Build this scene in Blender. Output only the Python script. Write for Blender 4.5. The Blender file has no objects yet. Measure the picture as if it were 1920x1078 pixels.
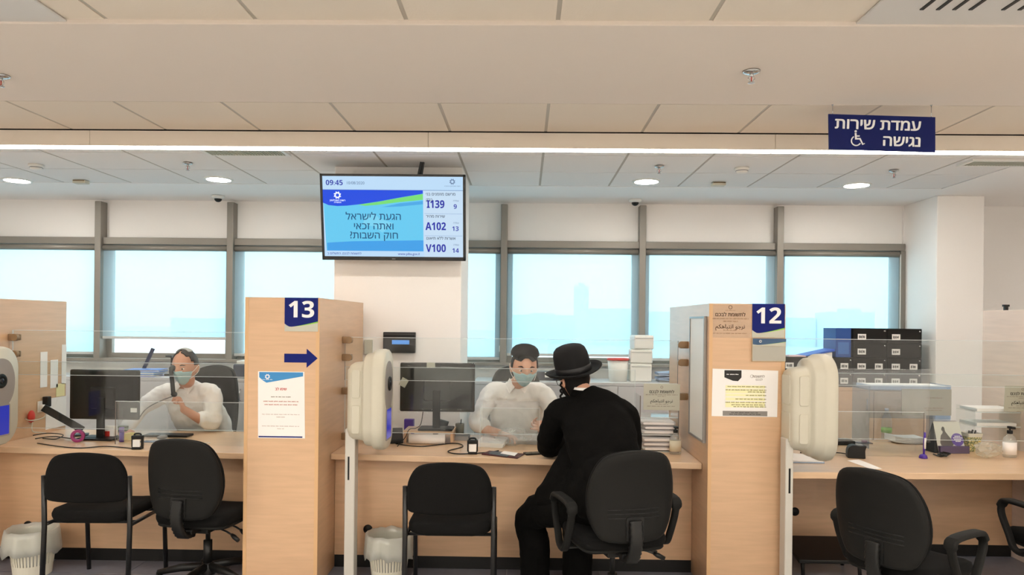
import bpy, math, random
from mathutils import Vector, Matrix, Euler, geometry
random.seed(7)
PI = math.pi
sc = bpy.context.scene
COL = sc.collection

# ------------------------------------------------------------------ camera
IMW, IMH, FPX, EYE = 1920, 1078, 1350.0, 1.62
CM = Matrix.Rotation(math.radians(1.02), 4, 'Z') @ Matrix.Rotation(PI/2, 4, 'X') @ Matrix.Rotation(0.0105, 4, 'Z')
cam = bpy.data.cameras.new('camera'); cam.sensor_width = 36; cam.lens = FPX/IMW*36
cam.shift_y = 64/IMW; cam.clip_end = 3000; cam.clip_start = .05
cam_o = bpy.data.objects.new('camera', cam); COL.objects.link(cam_o)
cam_o.matrix_world = Matrix.Translation((0, 0, EYE)) @ CM
sc.camera = cam_o

# ------------------------------------------------------------------ sky and exposure
world = bpy.data.worlds.new('sky'); sc.world = world; world.use_nodes = True
wn = world.node_tree.nodes; wl = world.node_tree.links
wbg = wn['Background']
wtc = wn.new('ShaderNodeTexCoord'); wsx = wn.new('ShaderNodeSeparateXYZ'); wmr = wn.new('ShaderNodeValToRGB')
wl.new(wtc.outputs['Generated'], wsx.inputs[0]); wl.new(wsx.outputs['Z'], wmr.inputs[0])
wmr.color_ramp.elements[0].position = 0.0; wmr.color_ramp.elements[0].color = (.74, .90, 1.0, 1)
wmr.color_ramp.elements[1].position = 0.13; wmr.color_ramp.elements[1].color = (.90, .98, 1.0, 1)
wl.new(wmr.outputs[0], wbg.inputs[0]); wbg.inputs[1].default_value = 3.0
sc.view_settings.view_transform = 'Standard'; sc.view_settings.look = 'None'
sc.view_settings.gamma = 1.0; sc.view_settings.exposure = 0.2; sc.view_settings.use_curve_mapping = False
sc.cycles.use_denoising = True; sc.cycles.max_bounces = 10; sc.cycles.diffuse_bounces = 5
sc.cycles.transparent_max_bounces = 32; sc.cycles.caustics_reflective = False; sc.cycles.caustics_refractive = False
sc.cycles.sample_clamp_indirect = 6.0
HALL_FILL, STRIP_LIGHT, DOWN_LIGHT = 15.0, 16.0, 110.0

# ------------------------------------------------------------------ helpers
def W(px, py, Y):
    d = CM.to_3x3() @ Vector(((px-960)/FPX, -(py-539-64)/FPX, -1))
    return Vector((0, 0, EYE)) + d*(Y/d.y)
def onz(px, py, z):
    d = CM.to_3x3() @ Vector(((px-960)/FPX, -(py-539-64)/FPX, -1))
    return Vector((0, 0, EYE)) + d*((z-EYE)/d.z)
def S(Y): return FPX/Y
def lin(c):
    return tuple((x/255/12.92 if x/255 <= .04045 else ((x/255+.055)/1.055)**2.4) for x in c)

def mat(name, col, rough=.6, metal=0, spec=.5, bump=None, emit=None, noise=None, alpha=None, sheen=0, coat=0):
    m = bpy.data.materials.new(name); m.use_nodes = True
    nt = m.node_tree; b = nt.nodes['Principled BSDF']
    c = lin(col)
    b.inputs['Base Color'].default_value = (*c, 1); b.inputs['Roughness'].default_value = rough
    b.inputs['Metallic'].default_value = metal; b.inputs['Specular IOR Level'].default_value = spec
    if sheen: b.inputs['Sheen Weight'].default_value = sheen
    if coat: b.inputs['Coat Weight'].default_value = coat; b.inputs['Coat Roughness'].default_value = .22
    tc = nt.nodes.new('ShaderNodeTexCoord')
    if noise:                                    # (scale, amount[, stretch])
        n = nt.nodes.new('ShaderNodeTexNoise'); n.inputs['Scale'].default_value = noise[0]; n.inputs['Detail'].default_value = 5
        mp = nt.nodes.new('ShaderNodeMapping'); mp.inputs['Scale'].default_value = noise[2] if len(noise) > 2 else (1, 1, 1)
        nt.links.new(tc.outputs['Object'], mp.inputs[0]); nt.links.new(mp.outputs[0], n.inputs['Vector'])
        r = nt.nodes.new('ShaderNodeValToRGB'); a = noise[1]
        r.color_ramp.elements[0].position = .3; r.color_ramp.elements[1].position = .7
        r.color_ramp.elements[0].color = (*[max(0, x*(1-a)) for x in c], 1); r.color_ramp.elements[1].color = (*[min(1, x*(1+a)) for x in c], 1)
        nt.links.new(n.outputs['Fac'], r.inputs[0]); nt.links.new(r.outputs[0], b.inputs['Base Color'])
    if bump:                                     # (scale, strength)
        n2 = nt.nodes.new('ShaderNodeTexNoise'); n2.inputs['Scale'].default_value = bump[0]; n2.inputs['Detail'].default_value = 6
        nt.links.new(tc.outputs['Object'], n2.inputs['Vector'])
        bp = nt.nodes.new('ShaderNodeBump'); bp.inputs['Strength'].default_value = bump[1]; bp.inputs['Distance'].default_value = .01
        nt.links.new(n2.outputs['Fac'], bp.inputs['Height']); nt.links.new(bp.outputs[0], b.inputs['Normal'])
    if emit:
        b.inputs['Emission Color'].default_value = (*lin(emit[0]), 1); b.inputs['Emission Strength'].default_value = emit[1]
    return m

def clear_mat(name, tint=(.97, .985, .98), gloss=.025, edge=.4, haze=0.0, hazecol=(.9, .92, .92), rough=.03):
    """Thin clear sheet: lets light straight through, reflects a little, more at grazing angles."""
    m = bpy.data.materials.new(name); m.use_nodes = True; nt = m.node_tree
    for n in list(nt.nodes): nt.nodes.remove(n)
    out = nt.nodes.new('ShaderNodeOutputMaterial')
    tr = nt.nodes.new('ShaderNodeBsdfTransparent'); tr.inputs[0].default_value = (*tint, 1)
    gl = nt.nodes.new('ShaderNodeBsdfGlossy'); gl.inputs['Roughness'].default_value = rough
    lw = nt.nodes.new('ShaderNodeLayerWeight'); lw.inputs['Blend'].default_value = .5
    pw = nt.nodes.new('ShaderNodeMath'); pw.operation = 'POWER'; pw.inputs[1].default_value = 4
    ma = nt.nodes.new('ShaderNodeMath'); ma.operation = 'MULTIPLY_ADD'; ma.inputs[1].default_value = edge; ma.inputs[2].default_value = gloss
    nt.links.new(lw.outputs['Facing'], pw.inputs[0]); nt.links.new(pw.outputs[0], ma.inputs[0])
    mx = nt.nodes.new('ShaderNodeMixShader'); nt.links.new(ma.outputs[0], mx.inputs[0])
    base = tr
    if haze:
        df = nt.nodes.new('ShaderNodeBsdfDiffuse'); df.inputs[0].default_value = (*hazecol, 1)
        tl = nt.nodes.new('ShaderNodeBsdfTranslucent'); tl.inputs[0].default_value = (*hazecol, 1)
        md = nt.nodes.new('ShaderNodeMixShader'); md.inputs[0].default_value = .5
        nt.links.new(df.outputs[0], md.inputs[1]); nt.links.new(tl.outputs[0], md.inputs[2])
        mh = nt.nodes.new('ShaderNodeMixShader'); mh.inputs[0].default_value = haze
        nt.links.new(tr.outputs[0], mh.inputs[1]); nt.links.new(md.outputs[0], mh.inputs[2]); base = mh
    nt.links.new(base.outputs[0], mx.inputs[1]); nt.links.new(gl.outputs[0], mx.inputs[2])
    nt.links.new(mx.outputs[0], out.inputs[0])
    return m

class MB:
    """Collects shapes, then links them as one mesh object."""
    def __init__(s): s.v, s.f, s.m, s.s = [], [], [], []; s.mi = 0; s.sm = False; s.M = None
    def _add(s, vs, fs):
        o = len(s.v)
        for p in vs:
            p = Vector(p); s.v.append(s.M @ p if s.M else p)
        for f in fs: s.f.append([i+o for i in f]); s.m.append(s.mi); s.s.append(s.sm)
        return s
    def box(s, x0, x1, y0, y1, z0, z1):
        vs = [(x, y, z) for z in (z0, z1) for y in (y0, y1) for x in (x0, x1)]
        return s._add(vs, [(0, 2, 3, 1), (4, 5, 7, 6), (0, 1, 5, 4), (2, 6, 7, 3), (0, 4, 6, 2), (1, 3, 7, 5)])
    def cbox(s, c, d, R=None):
        vs = []
        for z in (-.5, .5):
            for y in (-.5, .5):
                for x in (-.5, .5):
                    p = Vector((x*d[0], y*d[1], z*d[2])); p = R @ p if R else p; vs.append(Vector(c)+p)
        return s._add(vs, [(0, 2, 3, 1), (4, 5, 7, 6), (0, 1, 5, 4), (2, 6, 7, 3), (0, 4, 6, 2), (1, 3, 7, 5)])
    def prism(s, poly, f0, f1):
        """poly: 2D points; f0/f1 map (a,b) to the two end faces."""
        n = len(poly); vs = [f0(*p) for p in poly] + [f1(*p) for p in poly]
        fs = [tuple(range(n))[::-1], tuple(range(n, 2*n))] + [(i, (i+1) % n, n+(i+1) % n, n+i) for i in range(n)]
        return s._add(vs, fs)
    def pxz(s, poly, y0, y1): return s.prism(poly, lambda a, b: (a, y0, b), lambda a, b: (a, y1, b))
    def pxy(s, poly, z0, z1): return s.prism(poly, lambda a, b: (a, b, z0), lambda a, b: (a, b, z1))
    def pyz(s, poly, x0, x1): return s.prism(poly, lambda a, b: (x0, a, b), lambda a, b: (x1, a, b))
    def loft(s, rings, caps=True, closed=True):
        n = len(rings[0]); vs = [p for r in rings for p in r]; fs = []
        for i in range(len(rings)-1):
            for j in range(n if closed else n-1):
                k = (j+1) % n; fs.append((i*n+j, i*n+k, (i+1)*n+k, (i+1)*n+j))
        if caps: fs += [tuple(range(n))[::-1], tuple(range((len(rings)-1)*n, len(rings)*n))]
        return s._add(vs, fs)
    def tube(s, pts, r, n=8, caps=True):
        pts = [Vector(p) for p in pts]; rs = r if isinstance(r, (list, tuple)) else [r]*len(pts)
        rings = []; up = None
        for i, p in enumerate(pts):
            t = (pts[min(i+1, len(pts)-1)]-pts[max(i-1, 0)]).normalized()
            if up is None:
                up = Vector((0, 0, 1)) if abs(t.z) < .9 else Vector((0, 1, 0))
            u = (up-t*up.dot(t)).normalized(); w = t.cross(u); up = u
            rings.append([p+(u*math.cos(2*PI*k/n)+w*math.sin(2*PI*k/n))*rs[i] for k in range(n)])
        return s.loft(rings, caps)
    def cyl(s, a, b, r0, r1=None, n=20): return s.tube([a, b], [r0, r0 if r1 is None else r1], n)
    def lathe(s, prof, c=(0, 0, 0), n=24, R=None, sx=1, sy=1, ring=False):
        if ring: prof = list(prof)+[prof[0]]
        rings = []
        for r, z in prof:
            ring = []
            for k in range(n):
                p = Vector((r*sx*math.cos(2*PI*k/n), r*sy*math.sin(2*PI*k/n), z)); ring.append(Vector(c)+(R @ p if R else p))
            rings.append(ring)
        return s.loft(rings, not ring)
    def ball(s, c, r, n=16, m=10, R=None):
        r = (r, r, r) if isinstance(r, (int, float)) else r; rings = []
        for i in range(1, m):
            a = PI*i/m; ring = []
            for k in range(n):
                p = Vector((r[0]*math.sin(a)*math.cos(2*PI*k/n), r[1]*math.sin(a)*math.sin(2*PI*k/n), -r[2]*math.cos(a)))
                ring.append(Vector(c)+(R @ p if R else p))
            rings.append(ring)
        q = Vector((0, 0, -r[2])); t = Vector((0, 0, r[2]))
        q, t = (R @ q, R @ t) if R else (q, t)
        vs = [p for r_ in rings for p in r_]+[Vector(c)+q, Vector(c)+t]; fs = []
        for i in range(len(rings)-1):
            for j in range(n):
                k = (j+1) % n; fs.append((i*n+j, i*n+k, (i+1)*n+k, (i+1)*n+j))
        b, tp = len(vs)-2, len(vs)-1; l = (m-2)*n
        for j in range(n): fs += [(b, (j+1) % n, j), (tp, l+j, l+(j+1) % n)]
        return s._add(vs, fs)
    def build(s, name, mats, parent=None, bevel=0, seg=2, sub=0, world=False, loc=None):
        me = bpy.data.meshes.new(name)
        vs = s.v
        if world and parent is not None:
            M = parent.matrix_basis.copy(); q = parent.parent
            while q is not None: M = q.matrix_basis @ M; q = q.parent
            inv = M.inverted(); vs = [inv @ p for p in vs]
        if loc is not None: vs = [p-Vector(loc) for p in vs]
        me.from_pydata([tuple(p) for p in vs], [], s.f)
        for m in (mats if isinstance(mats, (list, tuple)) else [mats]): me.materials.append(m)
        me.polygons.foreach_set('material_index', s.m); me.polygons.foreach_set('use_smooth', s.s)
        me.validate(); me.update()
        o = bpy.data.objects.new(name, me); COL.objects.link(o)
        if parent is not None: o.parent = parent
        if loc is not None: o.location = loc
        if bevel:
            b = o.modifiers.new('bevel', 'BEVEL'); b.width = bevel; b.segments = seg; b.limit_method = 'ANGLE'; b.angle_limit = math.radians(40)
        if sub:
            q = o.modifiers.new('sub', 'SUBSURF'); q.levels = sub; q.render_levels = sub
        return o

def tag(o, label, cat, group=None, kind=None):
    o['label'] = label; o['category'] = cat
    if group: o['group'] = group
    if kind: o['kind'] = kind
    return o
def thing(name, label, cat, loc=(0, 0, 0), rotz=0, group=None):
    o = bpy.data.objects.new(name, None); COL.objects.link(o); o.empty_display_size = .1
    o.location = loc; o.rotation_euler = (0, 0, rotz)
    o.matrix_basis = Matrix.Translation(loc) @ Matrix.Rotation(rotz, 4, 'Z')
    return tag(o, label, cat, group)
def struct(o): o['kind'] = 'structure'; return o
def kids(o): return [c for c in bpy.data.objects if c.parent is o]
def dup(o, loc=None, rotz=None, label=None, parent=None, top=True):
    c = o.copy(); COL.objects.link(c)
    if parent is not None: c.parent = parent
    if top:
        if loc is not None: c.location = loc
        if rotz is not None: c.rotation_euler = (0, 0, rotz)
        if label: c['label'] = label
    for k in kids(o): dup(k, parent=c, top=False)
    return c
def rrect(w, h, r, n=5, cx=0, cy=0):
    pts = []
    for sx, sy, a0 in ((1, 1, 0), (-1, 1, 90), (-1, -1, 180), (1, -1, 270)):
        for i in range(n+1):
            a = math.radians(a0+90*i/n); pts.append((cx+sx*(w/2-r)+r*math.cos(a), cy+sy*(h/2-r)+r*math.sin(a)))
    return pts
def text(s, size, p, R, m, parent, name='lettering', align='CENTER', bold=0, depth=.0006, sx=1.0, heavy=False):
    """Raised lettering; p = anchor, R = 3x3 whose columns are reading direction, up, outward normal. Hebrew is given in logical order."""
    if any('\u0590' <= ch <= '\u05ff' for ch in s) : s = s[::-1]
    if heavy: s = ''.join(chr(0x1D7EC+ord(ch)-48) if ch.isdigit() else chr(0x1D5D4+ord(ch)-65) if 'A' <= ch <= 'Z' else ch for ch in s)
    c = bpy.data.curves.new('t', 'FONT'); c.body = s; c.size = size; c.align_x = align; c.align_y = 'CENTER'; c.resolution_u = 4
    o = bpy.data.objects.new('t', c); COL.objects.link(o); bpy.context.view_layer.update()
    cu = o.to_curve(bpy.context.evaluated_depsgraph_get()); loops = []
    for sp in cu.splines:
        bp = sp.bezier_points; L = []
        if len(bp):
            for i in range(len(bp)):
                b0, b1 = bp[i], bp[(i+1) % len(bp)]; L += list(geometry.interpolate_bezier(b0.co, b0.handle_right, b1.handle_left, b1.co, 5))[:-1]
        else: L = [Vector(k.co[:3]) for k in sp.points]
        D = []
        for k in L:
            if not D or (k-D[-1]).length > 1e-6: D.append(k)
        if len(D) > 2: loops.append(D)
    o.to_curve_clear(); bpy.data.objects.remove(o); bpy.data.curves.remove(c)
    area = lambda L: sum(L[i-1].x*L[i].y-L[i].x*L[i-1].y for i in range(len(L)))/2
    def inside(p, L):
        r = False
        for i in range(len(L)):
            a_, b_ = L[i-1], L[i]
            if (a_.y > p.y) != (b_.y > p.y) and p.x < (b_.x-a_.x)*(p.y-a_.y)/(b_.y-a_.y)+a_.x: r = not r
        return r
    sg = 1 if sum(math.copysign(1, area(L))*abs(area(L)) for L in loops) > 0 else -1
    vs, fs = [], []
    solo = [area(L)*sg > 0 or not any(inside(L[0], H) for H in loops if H is not L) for L in loops]
    for L, on in zip(loops, solo):
        if not on: continue
        grp = [L]+[H for H, oh in zip(loops, solo) if not oh and inside(H[0], L)]; n0 = len(vs); flat = [k for G_ in grp for k in G_]
        vs += [Vector((k.x, k.y, depth)) for k in flat]
        fs += [tuple(n0+i for i in t_) for t_ in geometry.tessellate_polygon(grp)]
        k0 = len(vs); vs += [Vector((k.x, k.y, -depth)) for k in flat]; q = 0
        for G_ in grp:
            m_ = len(G_); fs += [(n0+q+i, n0+q+(i+1) % m_, k0+q+(i+1) % m_, k0+q+i) for i in range(m_)]; q += m_
    b = MB(); sh = [(0, 0)] if not bold else [(dx*bold*size, dy*bold*size) for dx, dy in ((-1, 0), (1, 0), (-.7, -.5), (.7, -.5), (-.7, .5), (.7, .5), (0, .7), (0, -.7))]
    for k, (dx, dy) in enumerate(sh):
        b._add([Vector(p)+R @ Vector(((v.x+dx)*sx, v.y+dy, v.z+depth+k*.00002)) for v in vs], fs)
    return b.build(name, m, parent, world=True)
RF = Matrix(((1, 0, 0), (0, 0, -1), (0, 1, 0)))          # text facing the camera side (-Y): x right, y up, normal -Y

# ------------------------------------------------------------------ materials
WALL = mat('white wall paint', (250, 246, 242), .85, bump=(40, .03))
CEIL = mat('warm white gypsum', (222, 210, 199), .9)
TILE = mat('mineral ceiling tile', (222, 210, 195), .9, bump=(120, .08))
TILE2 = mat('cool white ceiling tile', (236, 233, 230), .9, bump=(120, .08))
TBAR = mat('ceiling grid bar', (178, 169, 156), .6)
VOID = mat('dark ceiling void', (60, 55, 50), .9)
ALU = mat('grey aluminium frame', (142, 136, 128), .45, metal=.3)
WOOD = mat('light beech laminate', (212, 173, 136), .40, noise=(3.0, .06, (1.2, 1.2, 14)), coat=.5)
WOOD_WASHED = mat('pale pinkish laminate', (226, 206, 192), .45, noise=(3.0, .05, (1.2, 1.2, 14)))  # paleness is window light painted into the wood colour
WOODT = mat('beech counter top', (216, 182, 147), .3, noise=(3.0, .06, (1.5, 14, 14)))
FLOORM = mat('blue grey vinyl floor', (120, 122, 134), .3, noise=(25, .08))
HFLOOR = mat('light stone floor', (186, 186, 184), .4)
BLACK = mat('black plastic', (18, 17, 16), .45, spec=.35)
BLACKF = mat('black fabric', (13, 12, 11), .9, bump=(350, .25), spec=.2)
SHELL = mat('dark charcoal plastic', (20, 19, 17), .65, spec=.22, bump=(300, .05))
STEELB = mat('black painted steel', (18, 17, 17), .35)
CHROME = mat('chrome', (200, 200, 200), .2, metal=1)
GREYP = mat('grey plastic', (150, 150, 150), .5)
CREAM = mat('cream plastic', (202, 196, 178), .4)
WHITEP = mat('white plastic', (236, 234, 228), .45)
PAPER = mat('white paper', (244, 240, 236), .8)
NAVY = mat('navy blue print', (6, 24, 108), .55, spec=.2)
SIGNBLUE = mat('dark blue sign', (16, 28, 92), .5, spec=.2)
LIME = mat('lime green print', (140, 205, 60), .5)
WHITEI = mat('white print', (245, 245, 245), .6)
GREYC = mat('pale grey card', (196, 194, 178), .6)
INK = mat('dark ink', (40, 38, 36), .7)
INKG = mat('grey ink', (140, 128, 116), .7)
RED = mat('red plastic', (205, 50, 40), .5)
PURPLE = mat('purple plastic', (70, 35, 150), .4)
BLUEF = mat('blue folder', (35, 85, 190), .5)
BROWNK = mat('bronze clamp', (150, 124, 94), .4, metal=.1)
ACR = clear_mat('clear acrylic')
ACRE = mat('acrylic edge', (214, 220, 220), .3)
ACRED = mat('dark acrylic edge', (120, 108, 100), .3)
NYLON = clear_mat('clear nylon sheet', (.95, .96, .96), .10, .8, haze=.16, rough=.18)
GLASS = clear_mat('window glass', (.93, .98, .98), .04, .6)
LAMP = mat('lamp diffuser', (255, 255, 255), .5, emit=((255, 250, 240), DOWN_LIGHT))
STRIPM = mat('light strip diffuser', (255, 255, 255), .5, emit=((255, 248, 238), STRIP_LIGHT))
HALL_FILLM = mat('hall light diffuser', (255, 255, 255), .5, emit=((255, 249, 240), HALL_FILL))

def blind_mat():
    m = bpy.data.materials.new('blue white screen fabric'); m.use_nodes = True; nt = m.node_tree
    for n in list(nt.nodes): nt.nodes.remove(n)
    out = nt.nodes.new('ShaderNodeOutputMaterial')
    tr = nt.nodes.new('ShaderNodeBsdfTransparent'); tr.inputs[0].default_value = (.74, .90, .94, 1)
    tl = nt.nodes.new('ShaderNodeBsdfTranslucent'); tl.inputs[0].default_value = (.72, .82, .86, 1)
    df = nt.nodes.new('ShaderNodeBsdfDiffuse'); df.inputs[0].default_value = (.75, .78, .82, 1)
    a = nt.nodes.new('ShaderNodeMixShader'); a.inputs[0].default_value = .55
    b = nt.nodes.new('ShaderNodeMixShader'); b.inputs[0].default_value = .62
    nt.links.new(tl.outputs[0], a.inputs[1]); nt.links.new(df.outputs[0], a.inputs[2])
    nt.links.new(a.outputs[0], b.inputs[1]); nt.links.new(tr.outputs[0], b.inputs[2])
    nt.links.new(b.outputs[0], out.inputs[0]); return m
BLIND = blind_mat()

# ------------------------------------------------------------------ room shell
ZC = 2.81
XL, XR, YB, YW = -6.2, 5.6, -4.0, 7.2
def slab(name, a, m, bevel=0):
    return struct(MB().box(*a).build(name, m, bevel=bevel))
slab('floor', (XL, XR, YB, YW+.2, -.1, 0), HFLOOR)
fl = MB()
for i in range(20):
    for j in range(6):
        x, y = -6.1+i*.6, 3.9+j*.6
        if y+.6 < YW: fl.box(x+.003, x+.597, y+.003, y+.597, 0, .004)
struct(fl.build('floor_tiles', FLOORM))
slab('wall_south', (XL, XR, YB-.1, YB, 0, ZC), WALL)
slab('wall_west', (XL-.1, XL, YB, YW+.2, 0, ZC), WALL)
slab('wall_east', (XR, XR+.1, YB, YW+.2, 0, ZC), WALL)

# ceilings: void above, tiles with open joints, plain gypsum bands
slab('ceiling', (XL, XR, YB, YW+.2, ZC+.04, ZC+.1), VOID)
x0 = W(1023, 248, 4.53).x
def tiles(rows, xa, xb, z, name, tm=None):
    t, g = MB(), MB()
    k0, k1 = math.floor((xa-x0)/.6), math.ceil((xb-x0)/.6)
    for ya, yb in rows:
        for k in range(k0, k1):
            a, b = max(xa, x0+k*.6), min(xb, x0+k*.6+.6)
            if b-a > .02: t.box(a+.009, b-.009, ya+.006, yb-.006, z, z+.02)
            if xa < x0+k*.6 < xb: g.box(x0+k*.6-.011, x0+k*.6+.011, ya, yb, z+.003, z+.012)
        g.box(xa, xb, yb-.007, yb+.007, z+.005, z+.012)
    struct(t.build('ceiling_'+name, tm or TILE)); struct(g.build('trim_'+name, TBAR))
tiles([(YB+.6*i, YB+.6*i+.6) for i in range(10)]+[(2.0, 2.28), (2.28, 2.86)], XL, XR, ZC, 'hall')
slab('ceiling_band', (XL, XR, 2.88, 3.913, ZC-.005, ZC+.03), CEIL, .004)
slab('trim_band', (XL, XR, 2.846, 2.872, ZC-.018, ZC+.02), CEIL, .003)
tiles([(3.925, 4.512)], XL, XR, ZC, 'front')
XT = W(1765, 363, 6.3).x
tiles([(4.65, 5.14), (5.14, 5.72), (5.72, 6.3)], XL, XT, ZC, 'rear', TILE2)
slab('ceiling_soffit', (XL, XR, 6.305, YW+.1, ZC-.002, ZC+.03), WALL)
slab('ceiling_side', (XT+.006, XR, 4.63, 6.31, ZC-.002, ZC+.03), WALL)

# window wall
sW = S(YW)
mull = [W(p, 520, YW).x for p in (-300, -55, 192, 437, 691, 945, 1202, 1457)]
XE = W(1692, 540, YW).x
ZT0, ZT1, ZS = 2.355, 2.425, 1.215
slab('wall_north', (XL, XR, YW+.02, YW+.2, 0, ZS-.03), WALL)
slab('wall_north_upper', (XL, XR, YW+.02, YW+.2, ZT1-.005, ZC), WALL)
slab('wall_north_right', (XE, XR, YW-.01, YW+.2, 0, ZC), WALL)
slab('trim_sill', (XL, XE, YW-.10, YW+.2, ZS-.03, ZS), ALU, .004)
tr = MB().box(XL, XE, YW-.05, YW+.1, ZT0, ZT1); struct(tr.build('trim_transom', ALU, bevel=.004))
for i, x in enumerate(mull):
    o = MB().box(x-.032, x+.032, YW-.09, YW+.1, ZS-.02, ZC-.03).build('trim_mullion', ALU, bevel=.005); struct(o)
struct(MB().box(XE-.045, XE+.004, YW-.05, YW+.1, ZS, ZT0).build('trim_end', ALU, bevel=.004))
ends = mull+[XE]
for i in range(len(mull)):
    a, b = ends[i]+.032, ends[i+1]-(.032 if i < len(mull)-1 else .045)
    w = MB()
    for q in ((a, a+.055, ZS, ZT0), (b-.055, b, ZS, ZT0), (a+.055, b-.055, ZS, ZS+.05), (a+.055, b-.055, ZT0-.05, ZT0)):
        w.box(q[0], q[1], YW+.03, YW+.08, q[2], q[3])
    wo = struct(w.build('window_%d' % (i+1), ALU, bevel=.003))
    g = MB().box(a+.05, b-.05, YW+.05, YW+.058, ZS+.045, ZT0-.045).build('pane', GLASS, wo); struct(g)

# column in the middle and pilaster at the right
cx0, cx1 = W(626, 520, 5.55).x, W(865, 520, 5.55).x
slab('wall_column', (cx0, cx1, 5.55, 6.23, 0, ZC-.002), WALL, .006)
px0, px1 = XE+.006, W(1845, 480, 6.62).x
slab('wall_pilaster', (px0, px1, 6.62, YW+.05, 0, ZC-.002), WALL, .006)

# roller blinds: tube, fabric, bottom bar, chain
zb = {2: 1.28, 3: W(320, 632, YW-.04).z, 4: 1.27, 5: 1.27, 6: W(1075, 664, YW-.04).z, 7: 1.27}
for i in range(1, len(mull)):
    a, b = ends[i]+.037, ends[i+1]-(.037 if i < len(mull)-1 else .06)
    z1 = ZT0-.035; z0 = {1: 1.27, 2: zb[3], 3: 1.27, 4: 1.26, 5: zb[6], 6: 1.27, 7: 1.27}[i]
    lab = {1: 'fully lowered roller blind at the far left, over the window behind the left divider',
           2: 'roller blind raised above a bright white gap, behind the clerk with a handset',
           3: 'lowered roller blind between the 13 divider and the screen column',
           4: 'lowered roller blind mostly hidden by the column, just right of the screen',
           5: 'roller blind with a distant tower showing through, behind the hat wearer',
           6: 'lowered roller blind behind the 12 divider, left of the last window post',
           7: 'lowered roller blind of the last window on the right, above black boxes'}[i]
    t = thing('roller_blind', lab, 'blind', ((a+b)/2, YW-.05, z0), 0, 'roller blinds')
    m = MB(); m.sm = True; m.cyl((a, YW-.045, z1), (b, YW-.045, z1), .028, n=16); m.build('tube', ALU, t, world=True)
    MB().box(a, b, YW-.0455, YW-.0445, z0, z1).build('fabric', BLIND, t, world=True)
    m = MB().box(a, b, YW-.054, YW-.036, z0-.022, z0+.004); m.build('bottom_bar', mat('blind bar', (200, 200, 198), .5) if i == 1 else bpy.data.materials['blind bar'], t, bevel=.003, world=True)
    m = MB(); m.tube([(b+.008, YW-.062, z1), (b+.008, YW-.062, 1.36)], .004, 6); m.tube([(b+.008, YW-.062, 1.38), (b+.008, YW-.062, 1.32)], .011, 8)
    m.build('chain', WHITEP, t, world=True)

# outside: hazy ground and a far skyline
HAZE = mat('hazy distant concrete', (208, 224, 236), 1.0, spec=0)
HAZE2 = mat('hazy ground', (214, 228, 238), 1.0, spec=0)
slab('ground', (-2500, 2500, 30, 2600, -32, -30), HAZE2)
def far(px0, px1, pyt, Y, name='distant_building', lab=None, group=None, step=0):
    a, b = W(px0, pyt, Y), W(px1, pyt, Y)
    m = MB().box(a.x, b.x, Y, Y+(b.x-a.x), -30, a.z)
    if step: m.box(a.x+(b.x-a.x)*.3, a.x+(b.x-a.x)*.7, Y+2, Y+2+(b.x-a.x)*.4, a.z, a.z+step)
    c = ((a.x+b.x)/2, Y, -30)
    return tag(m.build(name, HAZE, loc=c), lab, 'building', group)
far(1078, 1104, 536, 900, lab='pale hazy tower standing above the skyline behind the middle windows', step=4)
G = 'low hazy blocks on the skyline'
far(1108, 1190, 578, 1000, lab='low hazy block right beside the distant tower', group=G)
far(960, 1076, 590, 1050, lab='low hazy block stretching left of the distant tower', group=G, step=3)
far(1210, 1330, 584, 1000, lab='low hazy block seen above the 12 divider panel', group=G)
far(1560, 1640, 585, 1000, lab='hazy block seen just left of the last window frame', group=G, step=5)
far(1440, 1530, 595, 1050, lab='low hazy block seen right of the number 12 sign', group=G)
far(320, 430, 596, 1050, lab='faint hazy block behind the half raised blind', group=G)

# ------------------------------------------------------------------ lights of the place, plus added hall fill panels
def linear_light():
    z0, z1 = 2.712, ZC-.002
    t = thing('linear_light', 'long white linear lamp profile running along the ceiling above the counters', 'lamp', (0, 4.58, z0))
    m = MB(); xs = [XL, W(168, 265, 4.53).x, W(803, 265, 4.53).x, W(1454, 280, 4.53).x, XR]
    for a, b in zip(xs, xs[1:]): m.box(a+.0015, b-.0015, 4.53, 4.63, z0, z1)
    m.build('housing', mat('lamp profile paint', (226, 214, 200), .6), t, world=True)
    m = MB()
    for a, b in zip(xs, xs[1:]): m.box(a+.004, b-.004, 4.535, 4.615, z0-.004, z0+.001)
    m.build('diffuser', STRIPM, t, world=True)
linear_light()
for i in range(4):  # unseen panels above and behind the camera, added to light the room
    for j in range(3):
        x, y = -4.2+i*2.8, -2.6+j*2.0
        m = MB().box(x-.6, x+.6, y-.3, y+.3, ZC-.012, ZC-.001)
        t = thing('ceiling_panel_light', 'square ceiling light panel over the waiting hall', 'lamp', (x, y, ZC-.012), 0, 'hall ceiling lights')
        m.build('diffuser', HALL_FILLM, t, world=True)
        m = MB()
        for q in ((x-.62, x+.62, y-.32, y-.3), (x-.62, x+.62, y+.3, y+.32), (x-.62, x-.6, y-.3, y+.3), (x+.6, x+.62, y-.3, y+.3)): m.box(*q, ZC-.015, ZC-.001)
        m.build('frame', WHITEP, t, world=True)
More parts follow.
